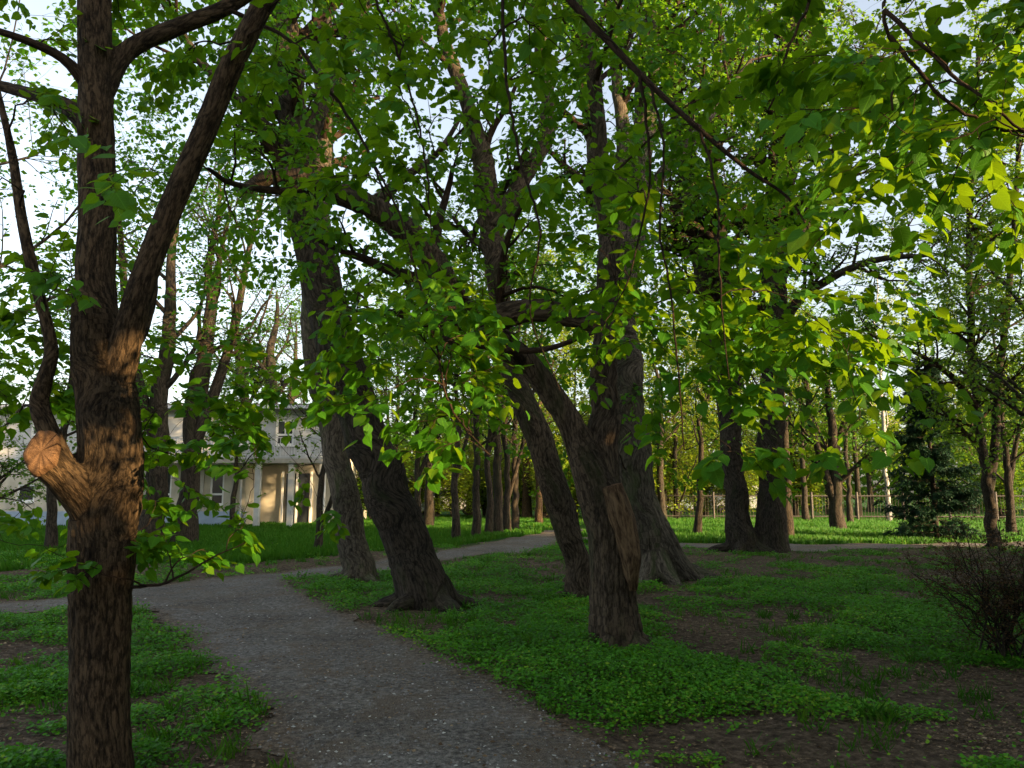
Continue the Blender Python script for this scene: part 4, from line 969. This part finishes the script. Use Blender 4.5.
park_tree('young_tree', 'thin brown trunk at the far left between the sawn limb and the wall', 49, 552, 12, BARK_D, LEAF_M, 6, 7, .02, hb=.4, dens=.9, cr=2.2)
park_tree('row_tree', 'upright trunk right of the dark leaning tree with a white vehicle behind it', 429, 528, 11, BARK_D, LEAF_F, 7, 12, .0, hb=.25, dens=1, cr=3.4)
park_tree('row_tree', 'thin trunk with a low fork closest to the dark leaning tree', 419, 533, 8, BARK_D, LEAF_F, 8, 9, -.02, hb=.3, dens=1, cr=2.6, fork=1)
park_tree('row_tree', 'nearest trunk of the row along the far path, standing apart on the grass', 456, 541, 9, BARK_D, LEAF_F, 9, 8, -.01, hb=.3, dens=1, cr=2.5, fork=1)
g = 'row of trunks lining the far path'
for k, (px, by, wp) in enumerate([(476, 538, 9), (489, 536, 8), (498, 534, 11), (507, 532, 8), (515, 530, 8)]):
    park_tree('row_tree', ['first close set trunk right of the apart standing one, along the far path', 'thin second trunk of the close row along the far path', 'thickest trunk in the close row along the far path',
              'thin trunk just right of the thickest in the row', 'last trunk of the close row, farthest along the path'][k], px, by, wp, BARK_D, LEAF_F, 20 + k, 11 + k % 3, .005 * (k - 2), group=g, hb=.28, dens=.9, cr=2.8, fork=k % 2)
park_tree('row_tree', 'slender trunk left of the narrow leaning tree where the far path ends', 539, 526, 8, BARK_L, LEAF_Y, 30, 11, .0, hb=.25, dens=1, cr=3)
park_tree('park_tree', 'sunlit orange brown trunk deep behind the row by the path', 527, 520, 10, BARK_L, LEAF_Y, 31, 13, -.01, hb=.25, dens=1, cr=3.6)
park_tree('park_tree', 'small crooked trunk leaning right on the grass left of the twin trunks', 697, 536, 9, BARK_D, LEAF_Y, 32, 7, .09, hb=.35, dens=1, cr=2.4)
park_tree('park_tree', 'straight thin trunk just right of the twin trunks', 788, 540, 11, BARK_D, LEAF_F, 33, 13, .012, hb=.3, dens=.6, cr=2.6)
park_tree('park_tree', 'knobbly trunk forking low between the twin trunks and the spruce', 838, 530, 15, BARK_D, LEAF_F, 34, 9, -.02, hb=.22, dens=1.2, cr=2.8, fork=2)
park_tree('park_tree', 'pencil thin trunk beside the knobbly forking one', 850, 524, 6, BARK_D, LEAF_F, 35, 10, 0, hb=.3, dens=.8, cr=2.4)
park_tree('park_tree', 'thin bent trunk behind the straight thin one by the fence', 806, 522, 7, BARK_D, LEAF_Y, 36, 11, .0, hb=.3, dens=1, cr=2.6)
park_tree('park_tree', 'upright trunk on the grass behind the root flare of the old linden', 662, 522, 9, BARK_D, LEAF_Y, 37, 12, 0, hb=.25, dens=1.1, cr=3.2)
park_tree('birch_tree', 'white barked birch behind the spruce', 889, 521, 5.5, BIRCH, LEAF_Y, 38, 15, .0, hb=.3, dens=.7, cr=2.2)
park_tree('park_tree', 'dark low branched tree right of the slim two stemmed one', 1012, 536, 10, BARK_D, LEAF_F, 39, 7, .02, hb=.2, dens=1.3, cr=2.6, fork=1)
park_tree('park_tree', 'leafy tree beyond the right edge shading the corner', 1110, 556, 22, BARK_D, LEAF_F, 40, 12, -.02, hb=.15, dens=1.2, cr=4.2)
park_tree('park_tree', 'leafy tree beyond the left edge shading the lawn', -70, 566, 24, BARK_D, LEAF_M, 41, 12, .02, hb=.2, dens=1.1, cr=4.2)

park_tree('bushy_tree', 'dark leafy low tree hiding the wall at the far left', -20, 536, 12, BARK_D, LEAF_F, 50, 6.5, .0, hb=.12, dens=1.8, cr=2.8)
park_tree('bushy_tree', 'small leafy tree standing before the balcony of the pale building', 232, 531, 7, BARK_D, LEAF_F, 51, 6.0, .0, hb=.35, dens=.9, cr=1.9)
park_tree('bushy_tree', 'low leafy tree rising close behind the nearest forked trunk', 92, 540, 9, BARK_D, LEAF_F, 52, 7.5, .0, hb=.35, dens=1.2, cr=2.4)

def bushes():
    rng = np.random.default_rng(55)
    spots = [(372, 44, 0), (410, 47, 1), (452, 46, 1), (484, 49, 1), (520, 47, 1), (556, 44, 1), (590, 46, 1), (626, 42, 1), (664, 45, 1), (702, 47, 1), (738, 46, 1), (806, 48, 1), (1000, 44, 0), (330, 46, 0)]
    protos = {}
    for px, Y, k in spots:
        loc = P(px, 500, Y); loc[2] = 0
        where = 'behind the row of trunks' if px < 560 else ('behind the central trees' if px < 720 else 'in front of the railed fence')
        lab = '%s understory bush %s' % (('dark green', 'yellow green sunlit')[k], where)
        if k not in protos:
            o = thing('bush', lab, 'bush', loc, lab)
            st = []
            for j in range(16):
                az = rng.uniform(0, 6.28); sp = rng.uniform(.3, 1.5); H = rng.uniform(2.2, 4.6); q = np.linspace(0, 1, 7)
                p = np.stack([loc[0] + math.cos(az) * sp * q ** 1.4, loc[1] + math.sin(az) * sp * q ** 1.4, -.05 + H * q], 1); p[1:] += rng.normal(0, .06, (6, 3)); st.append(p)
            st = np.array(st); R = np.tile(np.linspace(.03, .006, 7), (16, 1)); wd = Wood(); wd.add(st, R, 5)
            c2, r2 = children(st, R, 10, .36, rng, 5, .12, 1., .95, .15, .6, .6, .15); wd.add(c2, r2, 3)
            c3, r3 = children(c2, r2, 6, .45, rng, 4, .2, 1., .9, 0, .8, .6, .15, lmin=.25); wd.add(c3, np.maximum(r3, .003), 3)
            wd.build('stems', BARK_D, o)
            L = leaf_on(c3, 8, rng, .12, droop=.3); leaves('foliage', L[0] + rng.normal(0, .08, L[0].shape), *L[1:], 'far', (LEAF_F, LEAF_Y)[k], o, rng)
            protos[k] = o
        else:
            o = protos[k].copy(); COL.objects.link(o)
            for ch in list(protos[k].children):
                c = ch.copy(); COL.objects.link(c); c.parent = o
            o['label'] = lab; o['group'] = lab
        o.location = loc; o.rotation_euler = (0, 0, rng.uniform(0, 6.28)); z = rng.uniform(.8, 1.2); o.scale = (z * 1.15, z * 1.15, z)
bushes()

def far_trees():
    rng = np.random.default_rng(77)
    protos = []
    spec = [('far_tree', LEAF_F, BARK_D, 14, .08, 1.5), ('far_tree', LEAF_Y, BARK_D, 13, .08, 1.4), ('far_tree', LEAF_F, BARK_D, 16, .10, 1.4), ('far_tree', LEAF_Y, BARK_D, 15, .08, 1.3)]
    places = [(345, 52, 1), (395, 50, 2), (437, 47, 0), (470, 52, 1), (503, 56, 3), (545, 46, 1), (575, 52, 3), (605, 45, 1), (640, 50, 3), (676, 44, 1), (705, 52, 0), (735, 47, 3), (765, 56, 1), (795, 48, 0), (828, 55, 3), (858, 46, 0), (975, 60, 3), (1005, 48, 0), (1040, 55, 3), (1090, 47, 2), (455, 62, 3), (530, 66, 1), (620, 64, 2), (690, 66, 3), (780, 66, 1), (870, 64, 3), (985, 66, 1), (385, 64, 0), (-60, 52, 2), (-160, 47, 0), (1170, 60, 3), (300, 62, 2), (230, 66, 0), (120, 64, 2)]
    words = {0: 'dark green', 1: 'sunlit yellow green', 2: 'tall mid green', 3: 'pale spring green'}
    for i, (px, Y, k) in enumerate(places):
        side = 'left' if px < 300 else ('middle' if px < 650 else 'right')
        lab = '%s tree of the background wood, %s' % (words[k], {'left': 'behind the pale building', 'middle': 'behind the row of trunks', 'right': 'behind the railed fence'}[side])
        grp = 'background wood ' + words[k] + ' ' + side
        loc = P(px, 500, Y); loc[2] = 0
        if len([1 for q in protos if q[0] == k]) == 0:
            s = spec[k]
            o = park_tree(s[0], lab, px, 0, 8 * 45 / Y, s[2], s[1], 60 + k, s[3], 0, group=grp, hb=s[4], dens=s[5], cr=4.4, Y=Y, leaf=.21)
            protos.append((k, o))
        else:
            src = [q[1] for q in protos if q[0] == k][0]
            o = src.copy(); COL.objects.link(o)
            for ch in list(src.children):
                c = ch.copy(); COL.objects.link(c); c.parent = o
            o['label'] = lab; o['group'] = grp
        o.location = loc; o.rotation_euler = (0, 0, rng.uniform(0, 6.28)); s = rng.uniform(.8, 1.15); o.scale = (s, s, s * rng.uniform(.9, 1.1))
far_trees()

def spruce():
    b = G(937, 540); b[2] = 0; Y = b[1]
    root = thing('spruce_tree', 'dark young spruce with drooping boughs on the grass at right', 'tree', b)
    rng = np.random.default_rng(8); H = 6.3
    wd = Wood(); tr = np.stack([b[0] + np.zeros(8), b[1] + np.zeros(8), np.linspace(-.1, H, 8)], 1); wd.add(tr[None], np.linspace(.10, .012, 8)[None], 10); wd.build('trunk', BARK_D, root)
    bw = Wood(); PO, AX, NR, SZ = [], [], [], []
    bl, br = [], []
    z = .25
    while z < H - .15:
        nb = rng.integers(5, 8)
        for k in range(nb):
            az = rng.uniform(0, 6.28); L = (.22 + 1.6 * (1 - z / H) ** 1.0) * rng.uniform(.6, 1.15)
            s = np.linspace(0, 1, 8); dr = .32 + .1 * rng.normal()
            zz = z + rng.normal(0, .05) + L * (.12 * s - dr * s ** 1.3 + .28 * s ** 3)
            bl.append(np.stack([b[0] + math.cos(az) * L * s, b[1] + math.sin(az) * L * s, zz], 1)); br.append(np.linspace(.018, .004, 8))
        z += rng.uniform(.16, .30)
    bl = np.array(bl); br = np.array(br); bw.add(bl, br, 4)
    c2, r2 = children(bl, br, 12, .01, rng, 5, .15, 1., 1., -.12, .8, .5, .08, lmin=.30, flat=.75, droop=.4); bw.add(c2, r2, 3)
    bw.build('branches', BARK_D, root)
    L1 = leaf_on(c2, 40, rng, .11, tmin=.0, droop=.25, spread=.7); L2 = leaf_on(bl, 60, rng, .11, tmin=.1, droop=.2, spread=.7)
    L = [np.concatenate([a, c]) for a, c in zip(L1, L2)]
    leaves('needles', *L, 'needle', NEEDLE, root, rng)
spruce()

def shrub():
    b = G(1010, 655); b[2] = 0
    root = thing('bare_shrub', 'dark twiggy shrub with tiny russet leaves at the right edge', 'shrub', b)
    rng = np.random.default_rng(14); st = []
    for k in range(34):
        az = rng.uniform(0, 6.28); sp = rng.uniform(.15, 1.0); H = rng.uniform(.75, 1.35); s = np.linspace(0, 1, 7)
        o = rng.normal(0, .12, 2)
        p = np.stack([b[0] + o[0] + math.cos(az) * sp * s ** 1.3, b[1] + o[1] + math.sin(az) * sp * s ** 1.3, -.03 + H * (s * 1.1 - .25 * sp * s ** 2)], 1); p[1:] += rng.normal(0, .025, (6, 3))
        st.append(p)
    st = np.array(st); R = np.tile(np.linspace(.010, .003, 7), (34, 1)); wd = Wood(); wd.add(st, R, 5)
    c2, r2 = children(st, R, 9, .38, rng, 5, .2, 1., .9, .15, .7, .6, .15); wd.add(c2, r2, 3)
    c3, r3 = children(c2, r2, 5, .45, rng, 4, .2, 1., .9, .05, .8, .6, .15, lmin=.07); wd.add(c3, np.maximum(r3, .0012), 3)
    wd.build('stems', BARK_D, root)
    leaves('foliage', *leaf_on(c3, 5, rng, .026, droop=.2), 'far', LEAF_R, root, rng)
shrub()

# ------------------------------------------------------------------ building, fence, vehicles
class Box:
    def __init__(self): self.V = []; self.Q = []; self.n = 0
    def box(self, x0, x1, y0, y1, z0, z1):
        v = [(x0, y0, z0), (x1, y0, z0), (x1, y1, z0), (x0, y1, z0), (x0, y0, z1), (x1, y0, z1), (x1, y1, z1), (x0, y1, z1)]
        q = [(0, 3, 2, 1), (4, 5, 6, 7), (0, 1, 5, 4), (1, 2, 6, 5), (2, 3, 7, 6), (3, 0, 4, 7)]
        self.V += v; self.Q += [tuple(i + self.n for i in f) for f in q]; self.n += 8
    def build(self, name, mat, parent, root=None, bevel=0):
        o = mesh_obj(name, np.array(self.V, float), np.array(self.Q), mat=mat, smooth=False)
        if root is None: root = parent
        o.parent = parent
        return o

def house():
    root = thing('park_building', 'two storey cream building with blue grey plinth and railed balcony behind trees at left', 'building', (-16.5, 36, 0))
    wallm = plain('cream_render', (.50, .46, .37), .9, 1.0, .22); upm = plain('pale_render', (.50, .51, .51), .9, 1.2, .22)
    plm = plain('blue_plinth', (.30, .38, .50), .8, 2, .12); frm = plain('white_frame', (.8, .8, .78), .5, 3, .04)
    slab = plain('concrete_slab', (.42, .39, .34), .85, 3, .15); rail = plain('rail_metal', (.55, .56, .58), .5, 5, .1)
    m, t, bs = new_mat('window_glass'); bs.inputs['Base Color'].default_value = (.03, .035, .04, 1); bs.inputs['Roughness'].default_value = .06; bs.inputs['Specular IOR Level'].default_value = .8
    roofm = plain('roof_sheet', (.20, .19, .19), .6, 2, .2); gl = m
    X0, X1 = -16.0, 7.9                          # local x range of the block
    z0, z1, z2 = .72, 3.0, 5.35
    def wall_with(xa, xb, za, zb, holes, y, th=.3):
        """front wall made of piers and panels round real openings"""
        b = Box(); xs = sorted(holes, key=lambda h: h[0]); cur = xa
        for (a, c, lo, hi) in xs:
            b.box(cur, a, y, y + th, za, zb)
            b.box(a, c, y, y + th, za, lo); b.box(a, c, y, y + th, hi, zb); cur = c
        b.box(cur, xb, y, y + th, za, zb); return b
    def lx(px): return (px - 512) / F * 36 / math.cos(TH) * .992 + 16.5
    low = [(lx(p - 7) , lx(p + 7), 1.0, 2.75) for p in (-140, -80, 138, 168, 192, 220)] + [(lx(22), lx(40), 1.15, 1.95)]
    up = [(lx(p - 9), lx(p + 9), z1 + .75, z1 + 1.95) for p in (-150, -90, -20, 40, 100, 150, 195, 240, 285)]
    xr = lx(248)
    wall_with(X0, xr, z0, z1, low, 0).build('wall', wallm, root)
    wall_with(X0, X1, z1 + .002, z2, up, .02).build('wall', upm, root)
    b = Box(); b.box(xr, X1, 2.2, 2.5, 0, z1); b.box(xr - .3, xr, .3, 2.2, 0, z1); b.box(X0, X0 + .3, .32, 10, 0, z2); b.box(X1 - .3, X1, 2.5, 10, 0, z2); b.box(X0, X1, 10, 10.3, 0, z2); b.box(X1 - .3, X1, .32, 2.2, z1 + .2, z2)
    b.build('wall', wallm, root)
    b = Box(); b.box(X0 - .03, xr - .002, -.06, .28, -.1, z0 - .002); b.build('plinth', plm, root)
    for i, (a, c, lo, hi) in enumerate(low + up):
        f = Box(); w_ = .09; y = .05
        f.box(a, a + w_, y, y + .1, lo, hi); f.box(c - w_, c, y, y + .1, lo, hi); f.box(a + w_, c - w_, y, y + .1, hi - w_, hi); f.box(a + w_, c - w_, y, y + .1, lo, lo + w_)
        if hi - lo > 1.2: f.box(a + w_, c - w_, y + .01, y + .09, lo + .45, lo + .54)
        if i >= len(low): f.box((a + c) / 2 - .03, (a + c) / 2 + .03, y + .012, y + .088, lo + .54, hi - w_)
        fo = f.build('window', frm, root)
        g_ = Box(); g_.box(a + w_ * .5, c - w_ * .5, y + .05, y + .06, lo + w_ * .5, hi - w_ * .5); g_.build('pane', gl, fo)
        s = Box(); s.box(a - .06, c + .06, -.08, .049, lo - .06, lo - .003); s.build('sill', frm, fo)
    pm = plain('pilaster_grey', (.45, .42, .37), .85, 3, .1)
    for p in (118, 205, 238):
        b = Box(); b.box(lx(p) - .12, lx(p) + .12, -.10, -.002, z0 + .003, z1 - .15); b.build('pilaster', pm, root)
    b = Box(); b.box(lx(150), X1 + .3, -1.3, -.11, z1 - .12, z1 + .08); b.build('balcony_slab', slab, root)
    for p in (268, 300, 330):
        b = Box(); b.box(lx(p) - .12, lx(p) + .12, -1.2, -.96, 0, z1 - .123); b.build('column', upm, root)
    b = Box(); y = -1.25
    xa, xb = lx(152), X1 + .25
    b.box(xa, xb, y, y + .05, z1 + 1.0, z1 + 1.05); b.box(xa, xb, y, y + .05, z1 + .15, z1 + .19)
    x = xa
    while x < xb: b.box(x, x + .03, y + .01, y + .04, z1 + .192, z1 + .998); x += .13
    b.build('balcony_railing', rail, root)
    b = Box(); b.box(X0 - .5, X1 + .5, -.6, 10.6, z2 + .003, z2 + .28); b.build('roof', roofm, root)
    for p in (126, 245, -40):
        wd = Wood(); wd.add(np.array([[[lx(p), -.12, .1], [lx(p), -.12, z1 - .16 if p > 149 else z2 - .1]]]), np.full((1, 2), .05), 8); wd.build('downpipe', rail).parent = root
    b = Box(); b.box(X0 - .52, X1 + .52, -.74, -.602, z2 + .05, z2 + .2); b.build('gutter', rail, root)
    b = Box(); b.box(lx(275), lx(300), 2.1, 2.197, .05, 2.5); b.build('glazed_door', gl, root)
    b = Box()
    for p in (272, 287, 302): b.box(lx(p) - .05, lx(p) + .05, 2.03, 2.095, .05, 2.6)
    b.build('door_frame', frm, root)
house()

def fence(name, label, pts, H=1.5, step=2.2, colr=(.085, .072, .06)):
    root = thing(name, label, 'fence', (pts[0][0], pts[0][1], 0)); m = plain(name + '_paint', colr, .7, 6, .3)
    o0 = np.array(pts[0])
    wr, wp, wk = Wood(), Wood(), Wood()
    posts = []
    for a, b in zip(pts[:-1], pts[1:]):
        a = np.array(a, float); b = np.array(b, float); L = np.linalg.norm(b - a); n = max(1, int(L / step))
        for zz in (.28, H - .12): wr.add(np.array([[[*a, zz], [*((a + b) / 2), zz], [*b, zz]]]), np.full((1, 3), .035), 4)
        for k in range(n): posts.append(a + (b - a) * k / n)
        nk = int(L / .16); q = a + (b - a) * (np.arange(nk)[:, None] + .5) / nk
        z = np.linspace(.08, H, 3)
        Pk = np.concatenate([np.repeat(q[:, None, :], 3, 1), np.repeat(z[None, :, None], nk, 0)], 2); wk.add(Pk, np.full((nk, 3), .010), 4)
    wr.build('rail', m, root); k = wk.build('pickets', m, root)
    for p in posts:
        w2 = Wood(); z = np.linspace(-.1, H + .1, 3); w2.add(np.concatenate([np.repeat(p[None, :], 3, 0), z[:, None]], 1)[None], np.full((1, 3), .06), 6); w2.build('post', m, root)
fence('park_fence', 'low railed fence with thin pickets along the far edge of the grass at right', [(5.5, 44), (14, 43), (26, 42), (38, 41)])

def van(x, y, rz, label, col, seed):
    root = thing('parked_van', label, 'van', (x, y, 0)); root.rotation_euler = (0, 0, rz)
    m = plain('van_paint_%d' % seed, col, .3, 2, .03, spec=.5); dk = plain('van_rubber_%d' % seed, (.03, .03, .03), .8, 4, .2)
    g, t, bs = new_mat('van_glass_%d' % seed); bs.inputs['Base Color'].default_value = (.05, .06, .07, 1); bs.inputs['Roughness'].default_value = .05
    prof = [(-2.4, .35), (-2.45, .9), (-2.4, 1.75), (-2.25, 2.05), (1.0, 2.1), (1.3, 2.0), (1.85, 1.25), (2.5, 1.05), (2.62, .75), (2.6, .35)]
    V = []; n = len(prof)
    for sx in (-.98, -.9, .9, .98):
        for (a, z) in prof:
            zz = z if abs(sx) < .95 else min(max(z, .42), 1.95) if z > 1.9 or z < .42 else z
            V.append((a * (1 if abs(sx) < .95 else .985), sx, zz))
    q = []
    for i in range(3):
        for j in range(n):
            q.append((i * n + j, i * n + (j + 1) % n, (i + 1) * n + (j + 1) % n, (i + 1) * n + j))
    me_t = []
    for base, rev in ((0, 1), (3 * n, 0)):
        for j in range(1, n - 1): me_t.append((base, base + j + 1, base + j) if rev else (base, base + j, base + j + 1))
    mesh_obj('body', np.array(V), np.array(q), np.array(me_t), mat=m, parent=root, smooth=False)
    for s in (-1, 1):
        for (a0, a1) in ((-2.1, -1.0), (-.9, .2), (.3, 1.25)):
            b = Box(); ya, yb = sorted((s * .985, s * .992)); b.box(a0, a1, ya, yb, 1.3, 1.78); b.build('side_window', g, root)
        for a in (-1.6, 1.7):
            an = np.arange(20) / 20 * 2 * math.pi; Vw = []
            for yy, r in ((s * .80, .33), (s * .99, .33), (s * 1.0, .20), (s * .97, .0)):
                Vw += [(a + math.cos(k) * r, yy, .33 + math.sin(k) * r) for k in an]
            qw = [(i * 20 + j, i * 20 + (j + 1) % 20, (i + 1) * 20 + (j + 1) % 20, (i + 1) * 20 + j) for i in range(3) for j in range(20)]
            mesh_obj('wheel', np.array(Vw), np.array(qw), mat=dk, parent=root)
        b = Box(); ya, yb = sorted((s * .55, s * .85)); b.box(2.585, 2.64, ya, yb, .72, .92); b.build('headlight', g, root)
van(P(402, 500, 52)[0], 52, .25, 'white van half hidden behind the dark leaning trunk', (.72, .75, .80), 1)
van(P(443, 500, 55)[0], 55, .1, 'white van glimpsed between the first trunks of the row', (.74, .77, .82), 2)
van(P(742, 500, 60)[0], 60, -.2, 'pale van glimpsed beyond the fence right of the twin trunks', (.68, .72, .78), 3)
van(P(655, 500, 58)[0], 58, .15, 'white van seen through leaves right of the old linden', (.74, .77, .82), 4)

# ------------------------------------------------------------------ unseen leaf bank added to block the low sun, and the far wood
def shade_leaves_and_far_wood():
    rng = np.random.default_rng(4)
    line = np.array([(4.2, -13), (6.2, -6), (8.4, -1), (11.5, 6), (16, 13.5), (19, 18)], float)
    seg = np.linalg.norm(np.diff(line, axis=0), axis=1); s = np.concatenate([[0], np.cumsum(seg)])
    n = 150000
    t = rng.random(n) * s[-1]
    X = np.interp(t, s, line[:, 0]) + rng.random(n) * 5.0; Yy = np.interp(t, s, line[:, 1]) - rng.random(n) * 2; Z = .1 + 11.5 * rng.random(n)
    pos = np.stack([X, Yy, Z], 1)
    f = fbm(pos * .55, 3)
    k = f > .27
    for q, r, th in LIT:
        v = pos - q; tt = v @ SUN; d = np.linalg.norm(v - tt[:, None] * SUN, axis=1)
        rag = r * (.75 + .6 * fbm(pos * 2.3 + 4, 2))
        k &= ~((tt > 0) & (d < rag) & (rng.random(n) > th))
    for px, py in [(102, y) for y in range(625, 800, 22)] + [(614, 600), (612, 640)]:  # leaves put back so these trunk feet stay shaded
        v = pos - P(px, py, 4.2 if px < 300 else 8.0); tt = v @ SUN; d = np.linalg.norm(v - tt[:, None] * SUN, axis=1); k |= (tt > 0) & (d < .3)
    pos = pos[k]; n = len(pos)
    ax = norm(rng.normal(size=(n, 3)) + np.array([0, 0, -.4])); nr = norm(rng.normal(size=(n, 3)))
    sz = rng.uniform(.22, .42, n)
    # loose small leaves added in the gaps to dapple the light on the trunk
    ex = []
    for q in TRUNK_LIT[:-1]:
        e1 = norm(np.cross(SUN, [0, 0, 1.])); e2 = np.cross(e1, SUN)
        for j in range(4):
            o1, o2, tt = rng.normal(0, .13), rng.normal(0, .12), rng.uniform(6, 9)
            for m_ in range(4): ex.append(q + SUN * (tt + rng.normal(0, .1)) + e1 * (o1 + rng.normal(0, .09)) + e2 * (o2 + rng.normal(0, .018)))
    ex = np.array(ex); m_ = len(ex)
    pos = np.vstack([pos, ex]); ax = np.vstack([ax, norm(rng.normal(size=(m_, 3)))]); nr = np.vstack([nr, norm(rng.normal(size=(m_, 3)) + SUN)]); sz = np.concatenate([sz, rng.uniform(.05, .10, m_)])
    o = leaves('shade_leaf_bank', pos, ax, nr, sz, 'far', LEAF_F, rng=rng)
    o['kind'] = 'stuff'; o['label'] = 'unseen leaf bank added at right to shade the scene, with gaps for sun'; o['category'] = 'wood'
    # the far wood that closes the view
    n = 60000
    az = rng.uniform(-1.0, 1.0, n); R = 74 + 16 * rng.random(n)
    top = 7.5 + 5 * fbm(np.stack([az * 14, az * 0, az * 0], 1), 3)
    top = np.where(az < -.12, top * .8, top)
    Z = top * rng.random(n) ** .8
    pos = np.stack([np.sin(az) * R, np.cos(az) * R, Z], 1)
    k = fbm(pos * .35, 3) > .40; pos = pos[k]; n = len(pos)
    o = leaves('far_wood', pos, norm(rng.normal(size=(n, 3)) + np.array([0, 0, -.5])), norm(rng.normal(size=(n, 3)) + np.array([0, -.4, .6])), rng.uniform(.35, .7, n), 'far', LEAF_F, rng=rng)
    o['kind'] = 'stuff'; o['label'] = 'far line of woods closing the view beyond the park'; o['category'] = 'wood'
shade_leaves_and_far_wood()
